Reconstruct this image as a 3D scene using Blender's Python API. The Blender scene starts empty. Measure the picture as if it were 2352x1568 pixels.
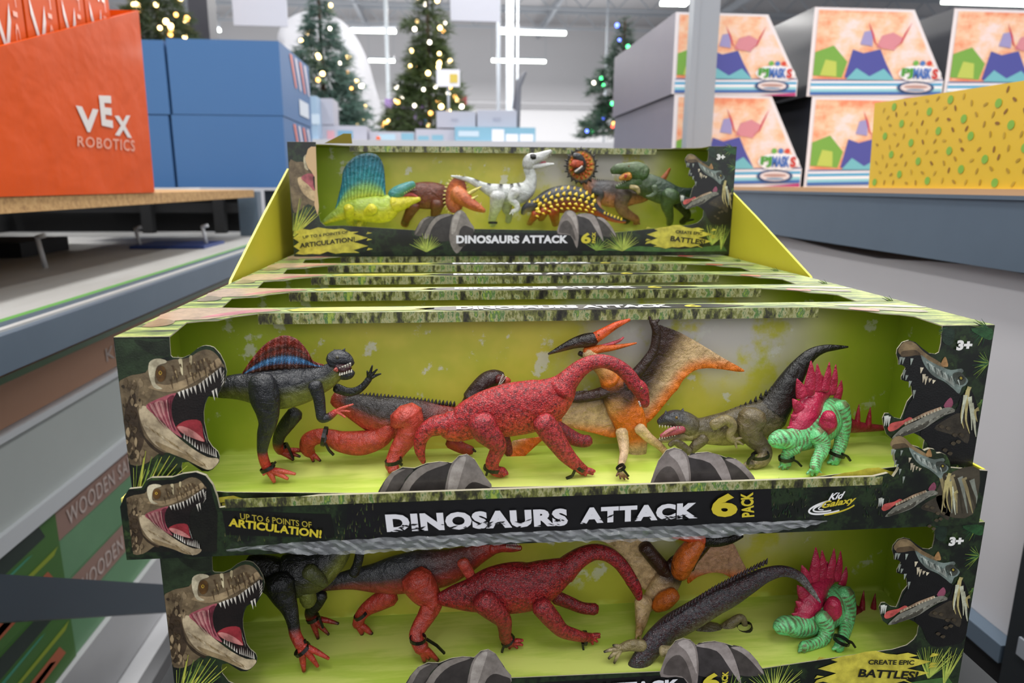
import bpy, bmesh, math, random
from mathutils import Vector, Matrix
from mathutils.geometry import delaunay_2d_cdt, tessellate_polygon
sc = bpy.context.scene
COL = sc.collection
R = random.Random(7)

# ------------------------------------------------------------------ camera, world, lights, exposure
F, PITCH, YAW, ROLL = 1600.0, .2213, .0934, .0053          # focal length in px of a 2352 px wide frame
CAM = Vector((-.0898, -.4616, .0974))
FWD = Vector((math.sin(YAW)*math.cos(PITCH), math.cos(YAW)*math.cos(PITCH), -math.sin(PITCH)))
_r = Vector((math.cos(YAW), -math.sin(YAW), 0)); _u = _r.cross(FWD)
RGT = _r*math.cos(ROLL) + _u*math.sin(ROLL); UPV = _u*math.cos(ROLL) - _r*math.sin(ROLL)
cd = bpy.data.cameras.new('camera'); cam = bpy.data.objects.new('camera', cd); COL.objects.link(cam)
cam.matrix_world = Matrix(((RGT.x, UPV.x, -FWD.x, CAM.x), (RGT.y, UPV.y, -FWD.y, CAM.y), (RGT.z, UPV.z, -FWD.z, CAM.z), (0, 0, 0, 1)))
cd.sensor_width = 36; cd.lens = F*36/2352; cd.clip_start = .02; cd.clip_end = 200
cd.dof.use_dof = True; cd.dof.focus_distance = .57; cd.dof.aperture_fstop = 7.5; cd.dof.aperture_blades = 7
sc.camera = cam

world = bpy.data.worlds.new('store_ambient'); sc.world = world; world.use_nodes = True
bg = world.node_tree.nodes['Background']; bg.inputs[0].default_value = (.93, .95, 1, 1); bg.inputs[1].default_value = .72
sc.view_settings.view_transform = 'Standard'; sc.view_settings.look = 'None'
sc.view_settings.gamma = 1; sc.view_settings.use_curve_mapping = False
sc.view_settings.exposure = .3

FLOOR = -1.25

def area(name, loc, sx, sy, power, target=None, col=(1, .98, .95)):
    l = bpy.data.lights.new(name, 'AREA'); l.shape = 'RECTANGLE'; l.size = sx; l.size_y = sy; l.energy = power; l.color = col
    o = bpy.data.objects.new(name, l); o.location = loc; COL.objects.link(o)
    if target:
        o.rotation_euler = (Vector(target) - Vector(loc)).to_track_quat('-Z', 'Y').to_euler()
    return o
area('aisle_tube_light', (-.25, -.2, 3.6), .5, 5.0, 110)
area('aisle_tube_light', (-3.2, 1.5, 4.6), .4, 7.0, 140)
area('aisle_tube_light', (3.2, 1.5, 4.6), .4, 7.0, 140)
area('aisle_tube_light', (.3, 5.5, 4.6), .4, 5.0, 150)
for yy in (14, 24, 33):
    for xx in (-9, 0, 9):
        area('roof_bounce', (xx-4, yy, 2.2), 6, 6, 330, (xx-4, yy, 8))
        area('store_tube_light', (xx, yy, 5.6), 5, 1.2, 800)
area('front_fill_light', (-.5, -4.5, 2.2), 4, 2.0, 38, (0, .3, 0))  # added fill from behind the camera, brightens the display fronts

# ------------------------------------------------------------------ helpers
def ray(px, py): return FWD + RGT*((px-1176)/F) - UPV*((py-784)/F)
def onY(px, py, Y): d = ray(px, py); return CAM + d*((Y-CAM.y)/d.y)
def onX(px, py, X): d = ray(px, py); return CAM + d*((X-CAM.x)/d.x)
def onZ(px, py, Z): d = ray(px, py); return CAM + d*((Z-CAM.z)/d.z)
def depth(P): return (P-CAM).dot(FWD)
def hx(h):
    if not isinstance(h, str): return tuple(h)
    h = h.lstrip('#'); return tuple(((int(h[i:i+2], 16)/255+.055)/1.055)**2.4 if int(h[i:i+2], 16) > 10 else int(h[i:i+2], 16)/255/12.92 for i in (0, 2, 4))
def mixc(a, b, t): return tuple(x+(y-x)*t for x, y in zip(a, b))
def sstep(a, b, x): t = max(0, min(1, (x-a)/(b-a))); return t*t*(3-2*t)

def mat(name, col, rough=.5, metal=0, emit=None, es=0, noise=None, bump=None, attr=False, spec=.5, coat=0, trans=0, alpha=1):
    """procedural material; noise=(scale, amount, dark colour) ; bump=(kind, scale, strength)"""
    m = bpy.data.materials.new(name); m.use_nodes = True
    nt = m.node_tree; b = nt.nodes['Principled BSDF']; N = nt.nodes.new; L = nt.links.new
    b.inputs['Roughness'].default_value = rough; b.inputs['Metallic'].default_value = metal
    b.inputs['Specular IOR Level'].default_value = spec; b.inputs['Coat Weight'].default_value = coat
    b.inputs['Coat Roughness'].default_value = .12; b.inputs['Transmission Weight'].default_value = trans; b.inputs['Alpha'].default_value = alpha
    c = hx(col)+(1,); src = None
    b.inputs['Base Color'].default_value = c
    if attr:
        a = N('ShaderNodeAttribute'); a.attribute_name = 'Col'; src = a.outputs['Color']
    tc = N('ShaderNodeTexCoord')
    if noise:
        n = N('ShaderNodeTexNoise'); n.inputs['Scale'].default_value = noise[0]; n.inputs['Detail'].default_value = 5; n.inputs['Roughness'].default_value = .65
        L(tc.outputs['Object'], n.inputs['Vector'])
        r = N('ShaderNodeValToRGB'); r.color_ramp.elements[0].position = .38; r.color_ramp.elements[1].position = .62
        L(n.outputs['Fac'], r.inputs['Fac'])
        mul = N('ShaderNodeMath'); mul.operation = 'MULTIPLY'; mul.inputs[1].default_value = noise[1]; L(r.outputs['Color'], mul.inputs[0])
        mx = N('ShaderNodeMix'); mx.data_type = 'RGBA'
        L(mul.outputs[0], mx.inputs['Factor'])
        if src: L(src, mx.inputs['A'])
        else: mx.inputs['A'].default_value = c
        if len(noise) > 2 and noise[2] is not None: mx.inputs['B'].default_value = hx(noise[2])+(1,)
        else:
            mx.blend_type = 'MULTIPLY'; mx.inputs['B'].default_value = (.25, .22, .2, 1)
        src = mx.outputs['Result']
    if src: L(src, b.inputs['Base Color'])
    if bump:
        if bump[0] == 'v':
            t = N('ShaderNodeTexVoronoi'); t.feature = 'DISTANCE_TO_EDGE'; o = t.outputs['Distance']
        else:
            t = N('ShaderNodeTexNoise'); t.inputs['Detail'].default_value = 4; o = t.outputs['Fac']
        t.inputs['Scale'].default_value = bump[1]; L(tc.outputs['Object'], t.inputs['Vector'])
        bp = N('ShaderNodeBump'); bp.inputs['Strength'].default_value = bump[2]; bp.inputs['Distance'].default_value = bump[3] if len(bump) > 3 else .001
        L(o, bp.inputs['Height']); L(bp.outputs[0], b.inputs['Normal'])
    if emit:
        b.inputs['Emission Color'].default_value = hx(emit)+(1,); b.inputs['Emission Strength'].default_value = es
    return m

def ramp_noise_mat(name, stops, scale, stretch=(1, 1, 1), rough=.4, detail=6, coat=0, distort=0, bump=None):
    m = bpy.data.materials.new(name); m.use_nodes = True
    nt = m.node_tree; b = nt.nodes['Principled BSDF']; N = nt.nodes.new; L = nt.links.new
    tc = N('ShaderNodeTexCoord'); mp = N('ShaderNodeMapping'); mp.inputs['Scale'].default_value = stretch
    n = N('ShaderNodeTexNoise'); n.inputs['Scale'].default_value = scale; n.inputs['Detail'].default_value = detail; n.inputs['Roughness'].default_value = .68; n.inputs['Distortion'].default_value = distort
    r = N('ShaderNodeValToRGB'); e = r.color_ramp.elements
    e[0].position, e[0].color = stops[0][0], hx(stops[0][1])+(1,); e[1].position, e[1].color = stops[-1][0], hx(stops[-1][1])+(1,)
    for p, c in stops[1:-1]:
        k = e.new(p); k.color = hx(c)+(1,)
    L(tc.outputs['Object'], mp.inputs[0]); L(mp.outputs[0], n.inputs['Vector']); L(n.outputs['Fac'], r.inputs['Fac']); L(r.outputs['Color'], b.inputs['Base Color'])
    b.inputs['Roughness'].default_value = rough; b.inputs['Coat Weight'].default_value = coat; b.inputs['Coat Roughness'].default_value = .1
    if bump:
        bp = N('ShaderNodeBump'); bp.inputs['Strength'].default_value = bump; bp.inputs['Distance'].default_value = .002; L(n.outputs['Fac'], bp.inputs['Height']); L(bp.outputs[0], b.inputs['Normal'])
    return m

def toy_mat(name, wash, wscale, wcol, scale, sb, lump, rough):
    """painted vinyl: vertex paint, a darker wash in fine scales, lumpy muscle bump"""
    m = bpy.data.materials.new(name); m.use_nodes = True
    nt = m.node_tree; b = nt.nodes['Principled BSDF']; N = nt.nodes.new; L = nt.links.new
    a = N('ShaderNodeAttribute'); a.attribute_name = 'Col'; tc = N('ShaderNodeTexCoord')
    v = N('ShaderNodeTexVoronoi'); v.feature = 'DISTANCE_TO_EDGE'; v.inputs['Scale'].default_value = scale; L(tc.outputs['Object'], v.inputs['Vector'])
    n = N('ShaderNodeTexNoise'); n.inputs['Scale'].default_value = wscale; n.inputs['Detail'].default_value = 6; n.inputs['Roughness'].default_value = .7; L(tc.outputs['Object'], n.inputs['Vector'])
    l = N('ShaderNodeTexNoise'); l.inputs['Scale'].default_value = 95; l.inputs['Detail'].default_value = 3; l.inputs['Distortion'].default_value = .6; L(tc.outputs['Object'], l.inputs['Vector'])
    r1 = N('ShaderNodeMapRange'); r1.inputs[1].default_value = .0; r1.inputs[2].default_value = .16; r1.inputs[3].default_value = 1; r1.inputs[4].default_value = 0; L(v.outputs['Distance'], r1.inputs[0])
    r2 = N('ShaderNodeMapRange'); r2.inputs[1].default_value = .42; r2.inputs[2].default_value = .62; L(n.outputs['Fac'], r2.inputs[0])
    mu = N('ShaderNodeMath'); mu.operation = 'MULTIPLY_ADD'; mu.inputs[1].default_value = .45; L(r1.outputs[0], mu.inputs[0]); L(r2.outputs[0], mu.inputs[2])
    m2 = N('ShaderNodeMath'); m2.operation = 'MULTIPLY'; m2.use_clamp = True; m2.inputs[1].default_value = wash; L(mu.outputs[0], m2.inputs[0])
    mx = N('ShaderNodeMix'); mx.data_type = 'RGBA'; L(m2.outputs[0], mx.inputs['Factor']); L(a.outputs['Color'], mx.inputs['A'])
    if wcol: mx.inputs['B'].default_value = hx(wcol)+(1,)
    else: mx.blend_type = 'MULTIPLY'; mx.inputs['B'].default_value = (.3, .27, .25, 1)
    L(mx.outputs['Result'], b.inputs['Base Color']); b.inputs['Roughness'].default_value = rough
    b1 = N('ShaderNodeBump'); b1.inputs['Strength'].default_value = lump; b1.inputs['Distance'].default_value = .004; L(l.outputs['Fac'], b1.inputs['Height'])
    b2 = N('ShaderNodeBump'); b2.inputs['Strength'].default_value = sb; b2.inputs['Distance'].default_value = .0009; L(v.outputs['Distance'], b2.inputs['Height']); L(b1.outputs[0], b2.inputs['Normal'])
    L(b2.outputs[0], b.inputs['Normal'])
    return m

class MB:
    """collects vertices (with a colour each) and faces, links them as one mesh object"""
    def __init__(s): s.v, s.f, s.c, s.m, s.sm = [], [], [], [], []
    def vert(s, p, c=(.5, .5, .5)): s.v.append(tuple(p)); s.c.append(tuple(c)); return len(s.v)-1
    def face(s, ids, m=0, smooth=False): s.f.append(list(ids)); s.m.append(m); s.sm.append(smooth)
    def box(s, x0, x1, y0, y1, z0, z1, c=(.5, .5, .5), m=0, skip=''):
        i = [s.vert((x, y, z), c) for z in (z0, z1) for y in (y0, y1) for x in (x0, x1)]
        for k, q in dict(b=(0, 2, 3, 1), t=(4, 5, 7, 6), f=(0, 1, 5, 4), k=(2, 6, 7, 3), l=(0, 4, 6, 2), r=(1, 3, 7, 5)).items():
            if k not in skip: s.face([i[j] for j in q], m)
    def bar(s, a, b, w, h=None, c=(.5, .5, .5), m=0, up=(0, 0, 1)):
        a, b = Vector(a), Vector(b); t = (b-a).normalized(); sd = t.cross(Vector(up))
        if sd.length < 1e-4: sd = t.cross(Vector((1, 0, 0)))
        sd.normalize(); u = sd.cross(t); h = h or w
        i = [s.vert(p + sd*w/2*sx + u*h/2*sz, c) for p in (a, b) for sx, sz in ((-1, -1), (1, -1), (1, 1), (-1, 1))]
        for q in ((0, 1, 2, 3), (7, 6, 5, 4), (0, 4, 5, 1), (1, 5, 6, 2), (2, 6, 7, 3), (3, 7, 4, 0)): s.face([i[j] for j in q], m)
    def tube(s, a, b, r0, r1=None, n=10, c=(.5, .5, .5), m=0):
        a, b = Vector(a), Vector(b); t = (b-a).normalized(); u = t.orthogonal().normalized(); w = t.cross(u); r1 = r0 if r1 is None else r1
        k = [[s.vert(p + (u*math.cos(x*math.tau/n) + w*math.sin(x*math.tau/n))*r, c) for x in range(n)] for p, r in ((a, r0), (b, r1))]
        for x in range(n): s.face([k[0][x], k[0][(x+1) % n], k[1][(x+1) % n], k[1][x]], m, True)
        s.face(k[0][::-1], m); s.face(k[1], m)
    def ball(s, p, r, c=(.5, .5, .5), m=0, n=10, sc_=(1, 1, 1)):
        p = Vector(p); rows = n//2+1; g = []
        for i in range(1, rows):
            th = math.pi*i/rows
            g.append([s.vert(p+Vector((r*sc_[0]*math.sin(th)*math.cos(k*math.tau/n), r*sc_[1]*math.sin(th)*math.sin(k*math.tau/n), r*sc_[2]*math.cos(th))), c) for k in range(n)])
        a = s.vert(p+Vector((0, 0, r*sc_[2])), c); b = s.vert(p-Vector((0, 0, r*sc_[2])), c)
        for k in range(n):
            s.face([a, g[0][k], g[0][(k+1) % n]], m, True); s.face([b, g[-1][(k+1) % n], g[-1][k]], m, True)
            for i in range(len(g)-1): s.face([g[i][k], g[i+1][k], g[i+1][(k+1) % n], g[i][(k+1) % n]], m, True)
    def build(s, name, mats, parent=None, origin=(0, 0, 0), local=False):
        if not isinstance(mats, (list, tuple)): mats = [mats]
        me = bpy.data.meshes.new(name); o = bpy.data.objects.new(name, me); COL.objects.link(o)
        org = Vector(parent_loc(parent)) if parent is not None and not local else Vector(origin)
        if local: org = Vector((0, 0, 0))
        me.from_pydata([tuple(Vector(p)-org) for p in s.v], [], s.f); me.update()
        for m in mats: me.materials.append(m)
        me.polygons.foreach_set('material_index', s.m); me.polygons.foreach_set('use_smooth', s.sm)
        a = me.color_attributes.new('Col', 'FLOAT_COLOR', 'POINT')
        a.data.foreach_set('color', [x for c in s.c for x in (c[0], c[1], c[2], 1)])
        if parent is not None: o.parent = parent
        else: o.location = org
        return o
def parent_loc(o):
    p = Vector((0, 0, 0))
    while o is not None: p += o.location; o = o.parent
    return p
def tag(o, label, cat, group=None, kind=None):
    o['label'] = label; o['category'] = cat
    if group: o['group'] = group
    if kind: o['kind'] = kind
    return o
def thing(name, loc, label, cat, group=None, kind=None):
    o = bpy.data.objects.new(name, None); COL.objects.link(o); o.location = loc; o.empty_display_size = .02
    return tag(o, label, cat, group, kind)
def struct(o, label, cat):
    o['kind'] = 'structure'; o['label'] = label; o['category'] = cat; return o
def copy_tree(o, parent=None):
    c = o.copy(); COL.objects.link(c)
    if parent is not None: c.parent = parent
    for ch in [x for x in o.children]: copy_tree(ch, c)
    return c

def catmull(pts, sub=5, closed=False):
    n = len(pts); out = []; d = len(pts[0])
    rng = range(n) if closed else range(n-1)
    for i in rng:
        if closed: q = [pts[(i+k-1) % n] for k in range(4)]
        else: q = [pts[max(0, min(n-1, i+k-1))] for k in range(4)]
        for j in range(sub):
            t = j/sub
            out.append(tuple(.5*((2*q[1][k]) + (-q[0][k]+q[2][k])*t + (2*q[0][k]-5*q[1][k]+4*q[2][k]-q[3][k])*t*t + (-q[0][k]+3*q[1][k]-3*q[2][k]+q[3][k])*t**3) for k in range(d)))
    if not closed: out.append(tuple(pts[-1]))
    return out

def keyed(keys):
    """[(t, dorsal, ventral)] -> colour function of (t, up)"""
    ks = [(k[0], hx(k[1]), hx(k[2] if len(k) > 2 else k[1])) for k in keys]
    def f(t, up, ang=0):
        if t <= ks[0][0]: a, b = ks[0][1:]
        elif t >= ks[-1][0]: a, b = ks[-1][1:]
        else:
            for p, q in zip(ks, ks[1:]):
                if p[0] <= t <= q[0]:
                    w = sstep(p[0], q[0], t); a, b = mixc(p[1], q[1], w), mixc(p[2], q[2], w); break
        return mixc(b, a, sstep(-.45, .25, up))
    return f
def solid(d, v=None): return keyed([(0, d, v or d)])

class Z:
    """zoomed crop of the photograph: traced points -> photograph pixels"""
    def __init__(s, ox, oy, k): s.ox, s.oy, s.k = ox, oy, k
    def __call__(s, x, y): return s.ox+x/s.k, s.oy+y/s.k

def loft(mb, z, Y0, pts, col, fl=1.0, n=14, sub=5, m=0, cap=.55):
    """round tapering limb through traced centres (x, y, radius[, depth offset])"""
    if callable(col) is False: col = solid(col) if isinstance(col, (str, tuple)) else keyed(col)
    W = []
    for p in pts:
        px, py = z(p[0], p[1]); P = onY(px, py, Y0+(p[3] if len(p) > 3 else 0)); W.append((P.x, P.y, P.z, p[2]/z.k*depth(P)/F))
    W = catmull(W, sub); K = len(W); rings = []
    P = [Vector(w[:3]) for w in W]; r = [max(w[3], .0002) for w in W]
    T = [(P[min(i+1, K-1)]-P[max(i-1, 0)]).normalized() for i in range(K)]
    ext = []
    for i, q in ((0, 1), (K-1, -1)): ext.append((P[i]-T[i]*q*r[i]*cap, P[i]-T[i]*q*r[i]*cap*.72))
    seq = [(ext[0][1], r[0]*.72, 0, T[0])] + [(P[i], r[i], i/(K-1), T[i]) for i in range(K)] + [(ext[1][1], r[-1]*.72, 1, T[-1])]
    for p, rr, t, tg in seq:
        n1 = Vector((0, 1, 0)).cross(tg)
        n1 = n1.normalized() if n1.length > 1e-3 else Vector((0, 0, 1))
        if n1.z < 0 and abs(n1.z) > .02: pass
        n2 = tg.cross(n1).normalized(); ring = []
        for k in range(n):
            a = k*math.tau/n; d = n1*math.cos(a) + n2*math.sin(a)
            ring.append(mb.vert(p + n1*rr*math.cos(a) + n2*rr*fl*math.sin(a), col(t, d.z, a)))
        rings.append(ring)
    for a, b in zip(rings, rings[1:]):
        for k in range(n): mb.face([a[k], a[(k+1) % n], b[(k+1) % n], b[k]], m, True)
    c0 = mb.vert(ext[0][0], col(0, 0)); c1 = mb.vert(ext[1][0], col(1, 0))
    for k in range(n):
        mb.face([c0, rings[0][(k+1) % n], rings[0][k]], m, True); mb.face([c1, rings[-1][k], rings[-1][(k+1) % n]], m, True)

def cone(mb, z, Y0, a, b, r, col, dy=0, m=0, n=7):
    c = solid(col) if isinstance(col, (str, tuple)) else col
    loft(mb, z, Y0, [(a[0], a[1], r, dy), ((a[0]+b[0])/2, (a[1]+b[1])/2, r*.72, dy), (b[0], b[1], r*.08, dy)], c, n=n, sub=2, m=m, cap=.3)

def sail(mb, z, Y0, base, top, keys, ribs=0, th=.0012, nu=96, nv=14, dy=0):
    c = keyed(keys); B = catmull(base, 8); Tp = catmull(top, 8)
    def at(L, t): i = min(int(t*(len(L)-1)), len(L)-2); f = t*(len(L)-1)-i; return tuple(x+(y-x)*f for x, y in zip(L[i], L[i+1]))
    g = []
    for sgn in (-1, 1):
        G = []
        for i in range(nu+1):
            b, t = at(B, i/nu), at(Tp, i/nu); row = []
            for j in range(nv+1):
                v = j/nv; px, py = z(b[0]+(t[0]-b[0])*v, b[1]+(t[1]-b[1])*v)
                o = th*(1-.7*v)*(1 + (.8*math.cos(i/nu*ribs*math.tau) if ribs else 0)) + .0003
                cc = c(v + (.03*math.sin(i*2.1)), 1)
                if ribs: cc = mixc(cc, tuple(min(1, q*2.2+.02) for q in cc), .55*max(0, math.cos(i/nu*ribs*math.tau))**2)
                row.append(mb.vert(onY(px, py, Y0+dy+sgn*o), cc))
            G.append(row)
        g.append(G)
    for i in range(nu):
        for j in range(nv):
            mb.face([g[0][i][j], g[0][i+1][j], g[0][i+1][j+1], g[0][i][j+1]], 0, True)
            mb.face([g[1][i][j], g[1][i][j+1], g[1][i+1][j+1], g[1][i+1][j]], 0, True)
        mb.face([g[0][i][nv], g[0][i+1][nv], g[1][i+1][nv], g[1][i][nv]]); mb.face([g[0][i][0], g[1][i][0], g[1][i+1][0], g[0][i+1][0]])
    for i in (0, nu):
        for j in range(nv): mb.face([g[0][i][j], g[0][i][j+1], g[1][i][j+1], g[1][i][j]])

def orient(poly):
    a = sum(p[0]*q[1]-q[0]*p[1] for p, q in zip(poly, poly[1:]+poly[:1]))
    return poly if a > 0 else poly[::-1]
def inside(p, poly):
    r = False
    for a, b in zip(poly, poly[1:]+poly[:1]):
        if (a[1] > p[1]) != (b[1] > p[1]) and p[0] < (b[0]-a[0])*(p[1]-a[1])/(b[1]-a[1])+a[0]: r = not r
    return r
def pdist(x, y, L):
    best = 1e9
    for (ax, ay), (bx, by) in zip(L, L[1:]):
        dx, dy = bx-ax, by-ay; t = max(0, min(1, ((x-ax)*dx+(y-ay)*dy)/(dx*dx+dy*dy))); best = min(best, math.hypot(x-ax-t*dx, y-ay-t*dy))
    return best
def fill(poly, step=None, holes=()):
    """dense triangulation of an outline -> (points, triangles, number of outline points)"""
    poly = orient([tuple(p) for p in poly]); pts = [Vector(p) for p in poly]; n = len(pts)
    if step:
        x0, x1 = min(p[0] for p in poly), max(p[0] for p in poly); y0, y1 = min(p[1] for p in poly), max(p[1] for p in poly)
        y = y0+step/2
        while y < y1:
            x = x0+step/2
            while x < x1:
                if inside((x, y), poly): pts.append(Vector((x, y)))
                x += step
            y += step
    v, e, f, _, _, _ = delaunay_2d_cdt(pts, [], [list(range(n))], 1, 1e-7)
    return v, f, n, poly
def plate(mb, z, Y0, outline, cfn, th=.001, step=25, sub=3, warp=None, m=0):
    """thin moulded sheet with its own thickness (wings): outline in traced px"""
    ol = catmull(outline, sub, True) if sub > 1 else outline
    v, f, n, poly = fill(ol, step); ids = []
    for sgn in (-1, 1):
        k = []
        for p in v:
            px, py = z(p[0], p[1]); k.append(mb.vert(onY(px, py, Y0+(warp(p[0], p[1]) if warp else 0)+sgn*th/2), cfn(p[0], p[1])))
        ids.append(k)
    for q in f:
        mb.face([ids[0][i] for i in q][::-1], m, True); mb.face([ids[1][i] for i in q], m, True)
    for a in range(n):
        b = (a+1) % n
        try: mb.face([ids[0][a], ids[0][b], ids[1][b], ids[1][a]], m)
        except Exception: pass

# ------------------------------------------------------------------ materials
M = {}
M['jungle'] = ramp_noise_mat('jungle_print', [(.30, '0a0d08'), (.46, '12190c'), (.53, '2c3a18'), (.58, '4d5c24'), (.62, '1c2812'), (.70, '8a9038')], 38, rough=.32, coat=.3)
M['jungle_dark'] = ramp_noise_mat('dark_forest_print', [(.34, '080b0a'), (.46, '0f160e'), (.54, '22331a'), (.6, '141d10'), (.68, '3c5228')], 30, rough=.3, coat=.35)
M['jungle_top'] = ramp_noise_mat('bright_forest_print', [(.32, '1c2616'), (.42, '46592a'), (.5, '74883e'), (.56, 'a3aa5c'), (.63, '384c2c'), (.7, '88a078')], 18, stretch=(1, 5, 1), rough=.5, coat=0)
M['moss'] = ramp_noise_mat('moss_strip_print', [(.34, '171512'), (.43, '3a3a26'), (.5, '757a3c'), (.55, 'a9a67c'), (.6, '3f6a38'), (.67, '9fae4a')], 95, stretch=(1, 1, .45), rough=.35, coat=.3)
M['art'] = mat('printed_art', 'ffffff', .34, attr=True, noise=(90, .5), coat=.25)
M['skin_art'] = mat('printed_scales', 'ffffff', .34, attr=True, noise=(85, .72), coat=.2, bump=('v', 500, .25, .0004))
M['ink'] = mat('printed_lettering_ink', 'ffffff', .35, attr=True, coat=.2)
M['edge'] = mat('board_edge', 'a09a84', .8)
M['board'] = mat('inner_board', 'a5a81c', .6)
def insert_mat():
    m = bpy.data.materials.new('printed_backdrop'); m.use_nodes = True
    nt = m.node_tree; b = nt.nodes['Principled BSDF']; N = nt.nodes.new; L = nt.links.new
    tc = N('ShaderNodeTexCoord'); sx = N('ShaderNodeSeparateXYZ'); L(tc.outputs['Object'], sx.inputs[0])
    def noise(s, d=6, st=(1, 1, 1)):
        mp = N('ShaderNodeMapping'); mp.inputs['Scale'].default_value = st; L(tc.outputs['Object'], mp.inputs[0])
        n = N('ShaderNodeTexNoise'); n.inputs['Scale'].default_value = s; n.inputs['Detail'].default_value = d; n.inputs['Roughness'].default_value = .6; L(mp.outputs[0], n.inputs['Vector']); return n.outputs['Fac']
    def ramp(src, a, c):
        r = N('ShaderNodeMapRange'); r.interpolation_type = 'SMOOTHSTEP'; r.inputs[1].default_value = a; r.inputs[2].default_value = c; L(src, r.inputs[0]); return r.outputs[0]
    def mth(op, x, y):
        k = N('ShaderNodeMath'); k.operation = op
        for i, q in enumerate((x, y)):
            if isinstance(q, (int, float)): k.inputs[i].default_value = q
            else: L(q, k.inputs[i])
        return k.outputs[0]
    def mix(f, a, c):
        k = N('ShaderNodeMix'); k.data_type = 'RGBA'; L(f, k.inputs['Factor'])
        for i, q in (('A', a), ('B', c)):
            if isinstance(q, str): k.inputs[i].default_value = hx(q)+(1,)
            else: L(q, k.inputs[i])
        return k.outputs['Result']
    base = mix(ramp(noise(11, 4), .42, .62), 'c8be48', 'b4b43a')
    ax = mth('ABSOLUTE', sx.outputs[0], 0)
    base = mix(mth('MULTIPLY', ramp(ax, .13, .31), .75), base, '86a820')
    # pale cloud patch right of the middle, high on the backdrop
    px_ = mth('SUBTRACT', 1.0, ramp(mth('ABSOLUTE', mth('SUBTRACT', sx.outputs[0], .12), 0), .05, .14))
    pz = ramp(sx.outputs[2], .055, .12)
    cloud = mth('MULTIPLY', mth('MULTIPLY', px_, pz), ramp(noise(24, 8), .42, .56))
    base = mix(cloud, base, 'c8c4bd')
    spot = mth('MULTIPLY', ramp(noise(42, 8), .60, .66), ramp(sx.outputs[2], .03, .07))
    base = mix(mth('MULTIPLY', spot, .75), base, 'cfcfc4')
    # pale grass strokes low on the front of the floor
    g = mth('MULTIPLY', ramp(noise(30, 3, (.5, 3, 1)), .5, .6), mth('SUBTRACT', 1.0, ramp(sx.outputs[2], .028, .034)))
    base = mix(mth('MULTIPLY', g, .6), base, 'd8e878')
    base2 = mix(ramp(noise(14, 6, (.5, 3, 1)), .42, .6), 'b4cc4e', 'd2de74')
    base = mix(ramp(sx.outputs[2], .02705, .0272), base2, base)
    L(base, b.inputs['Base Color']); b.inputs['Roughness'].default_value = .42; b.inputs['Coat Weight'].default_value = .15
    return m
M['insert'] = insert_mat()
M['tray_side'] = ramp_noise_mat('tray_side_print', [(.3, 'bdb52a'), (.62, 'c4bb30'), (.68, 'c9c078'), (.76, 'cfcbc0')], 7, rough=.5)
M['film'] = mat('crinkled_film', 'c4c8cc', .15, spec=.8, alpha=.3, bump=('n', 90, .9, .004))
M['tie'] = mat('black_tie', '0c0c0d', .35)
M['toy'] = toy_mat('painted_vinyl', .5, 200, None, 700, .5, .8, .36)
M['toy_scaly'] = toy_mat('scaly_vinyl', .72, 420, '35080c', 620, .8, .6, .36)
M['toy_gloss'] = toy_mat('glossy_vinyl', .38, 160, None, 520, .5, .7, .3)

BW, BH, BD = .305, .1495, .105            # half width, height, depth of one toy carton
DOG = 0
def FPt(px, py): P = onY(px, py, 0); return (P.x, P.z+BH)
LX, LY, LZ = .0145, -.004, -.3035          # bottom of the carton below the tray
def LPt(px, py): P = onY(px, py, LY); return (P.x-LX, P.z-LZ)
TX, TY, TZ = .0086, .510, .0012            # carton standing on the back of the row
def TPt(px, py): P = onY(px, py, TY); return (P.x-TX, P.z-TZ)
z1 = Z(240, 720, 3.5636); z4 = Z(1960, 680, 2.6135); z5 = Z(2000, 1180, 4.042); z8 = Z(1160, 310, 4.2); z7 = Z(640, 310, 4.3556)
def f1(*p): return [FPt(*z1(*q)) for q in p]
def f4(*p): return [FPt(*z4(*q)) for q in p]
def fr(*p): return [FPt(*q) for q in p]

# ------------------------------------------------------------------ die-cut front panel outline (panel coordinates: metres from centre bottom)
tl, trr = FPt(390, 773)[0], FPt(2163, 751)[0]
LEFT = [(tl, BH)] + f1((540, 275), (545, 340), (560, 355), (640, 360), (700, 335), (760, 285), (800, 265), (830, 258), (865, 262), (900, 275), (950, 330), (985, 400), (1003, 470), (992, 540), (965, 600), (918, 682), (885, 660), (850, 680), (825, 740), (815, 800), (818, 880), (835, 960), (850, 1030), (885, 1085), (930, 1125), (945, 1165), (940, 1215), (890, 1270), (850, 1288), (800, 1285), (740, 1245), (690, 1210), (640, 1215), (632, 1250), (640, 1300))
RIGHT = [(trr, BH)] + f4((522, 285), (510, 335), (490, 345), (450, 340), (410, 310), (370, 275), (330, 262), (290, 275), (260, 315), (255, 345), (268, 385), (268, 410), (300, 412), (310, 430), (285, 480), (285, 500), (325, 508), (345, 540), (352, 590), (320, 630), (295, 700), (280, 735), (240, 725), (210, 700), (185, 700), (172, 730), (180, 780), (195, 825), (230, 855), (280, 850), (310, 830), (360, 820), (400, 840), (425, 860)) + [LPt(*z5(x, y)) for x, y in ((435, 1050), (425, 1115), (395, 1160), (330, 1212), (200, 1252))]
VB = .0395
CLAW_R = fr((1740, 1112), (1730, 1092), (1712, 1070), (1690, 1053), (1668, 1050), (1652, 1044), (1625, 1037), (1600, 1039), (1580, 1046), (1566, 1032), (1548, 1027), (1530, 1033), (1512, 1057), (1500, 1090), (1496, 1112))
CLAW_L = fr((1128, 1118), (1110, 1086), (1090, 1054), (1072, 1042), (1054, 1046), (1038, 1062), (1010, 1059), (980, 1063), (952, 1074), (925, 1072), (900, 1084), (880, 1108), (870, 1132))
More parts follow.
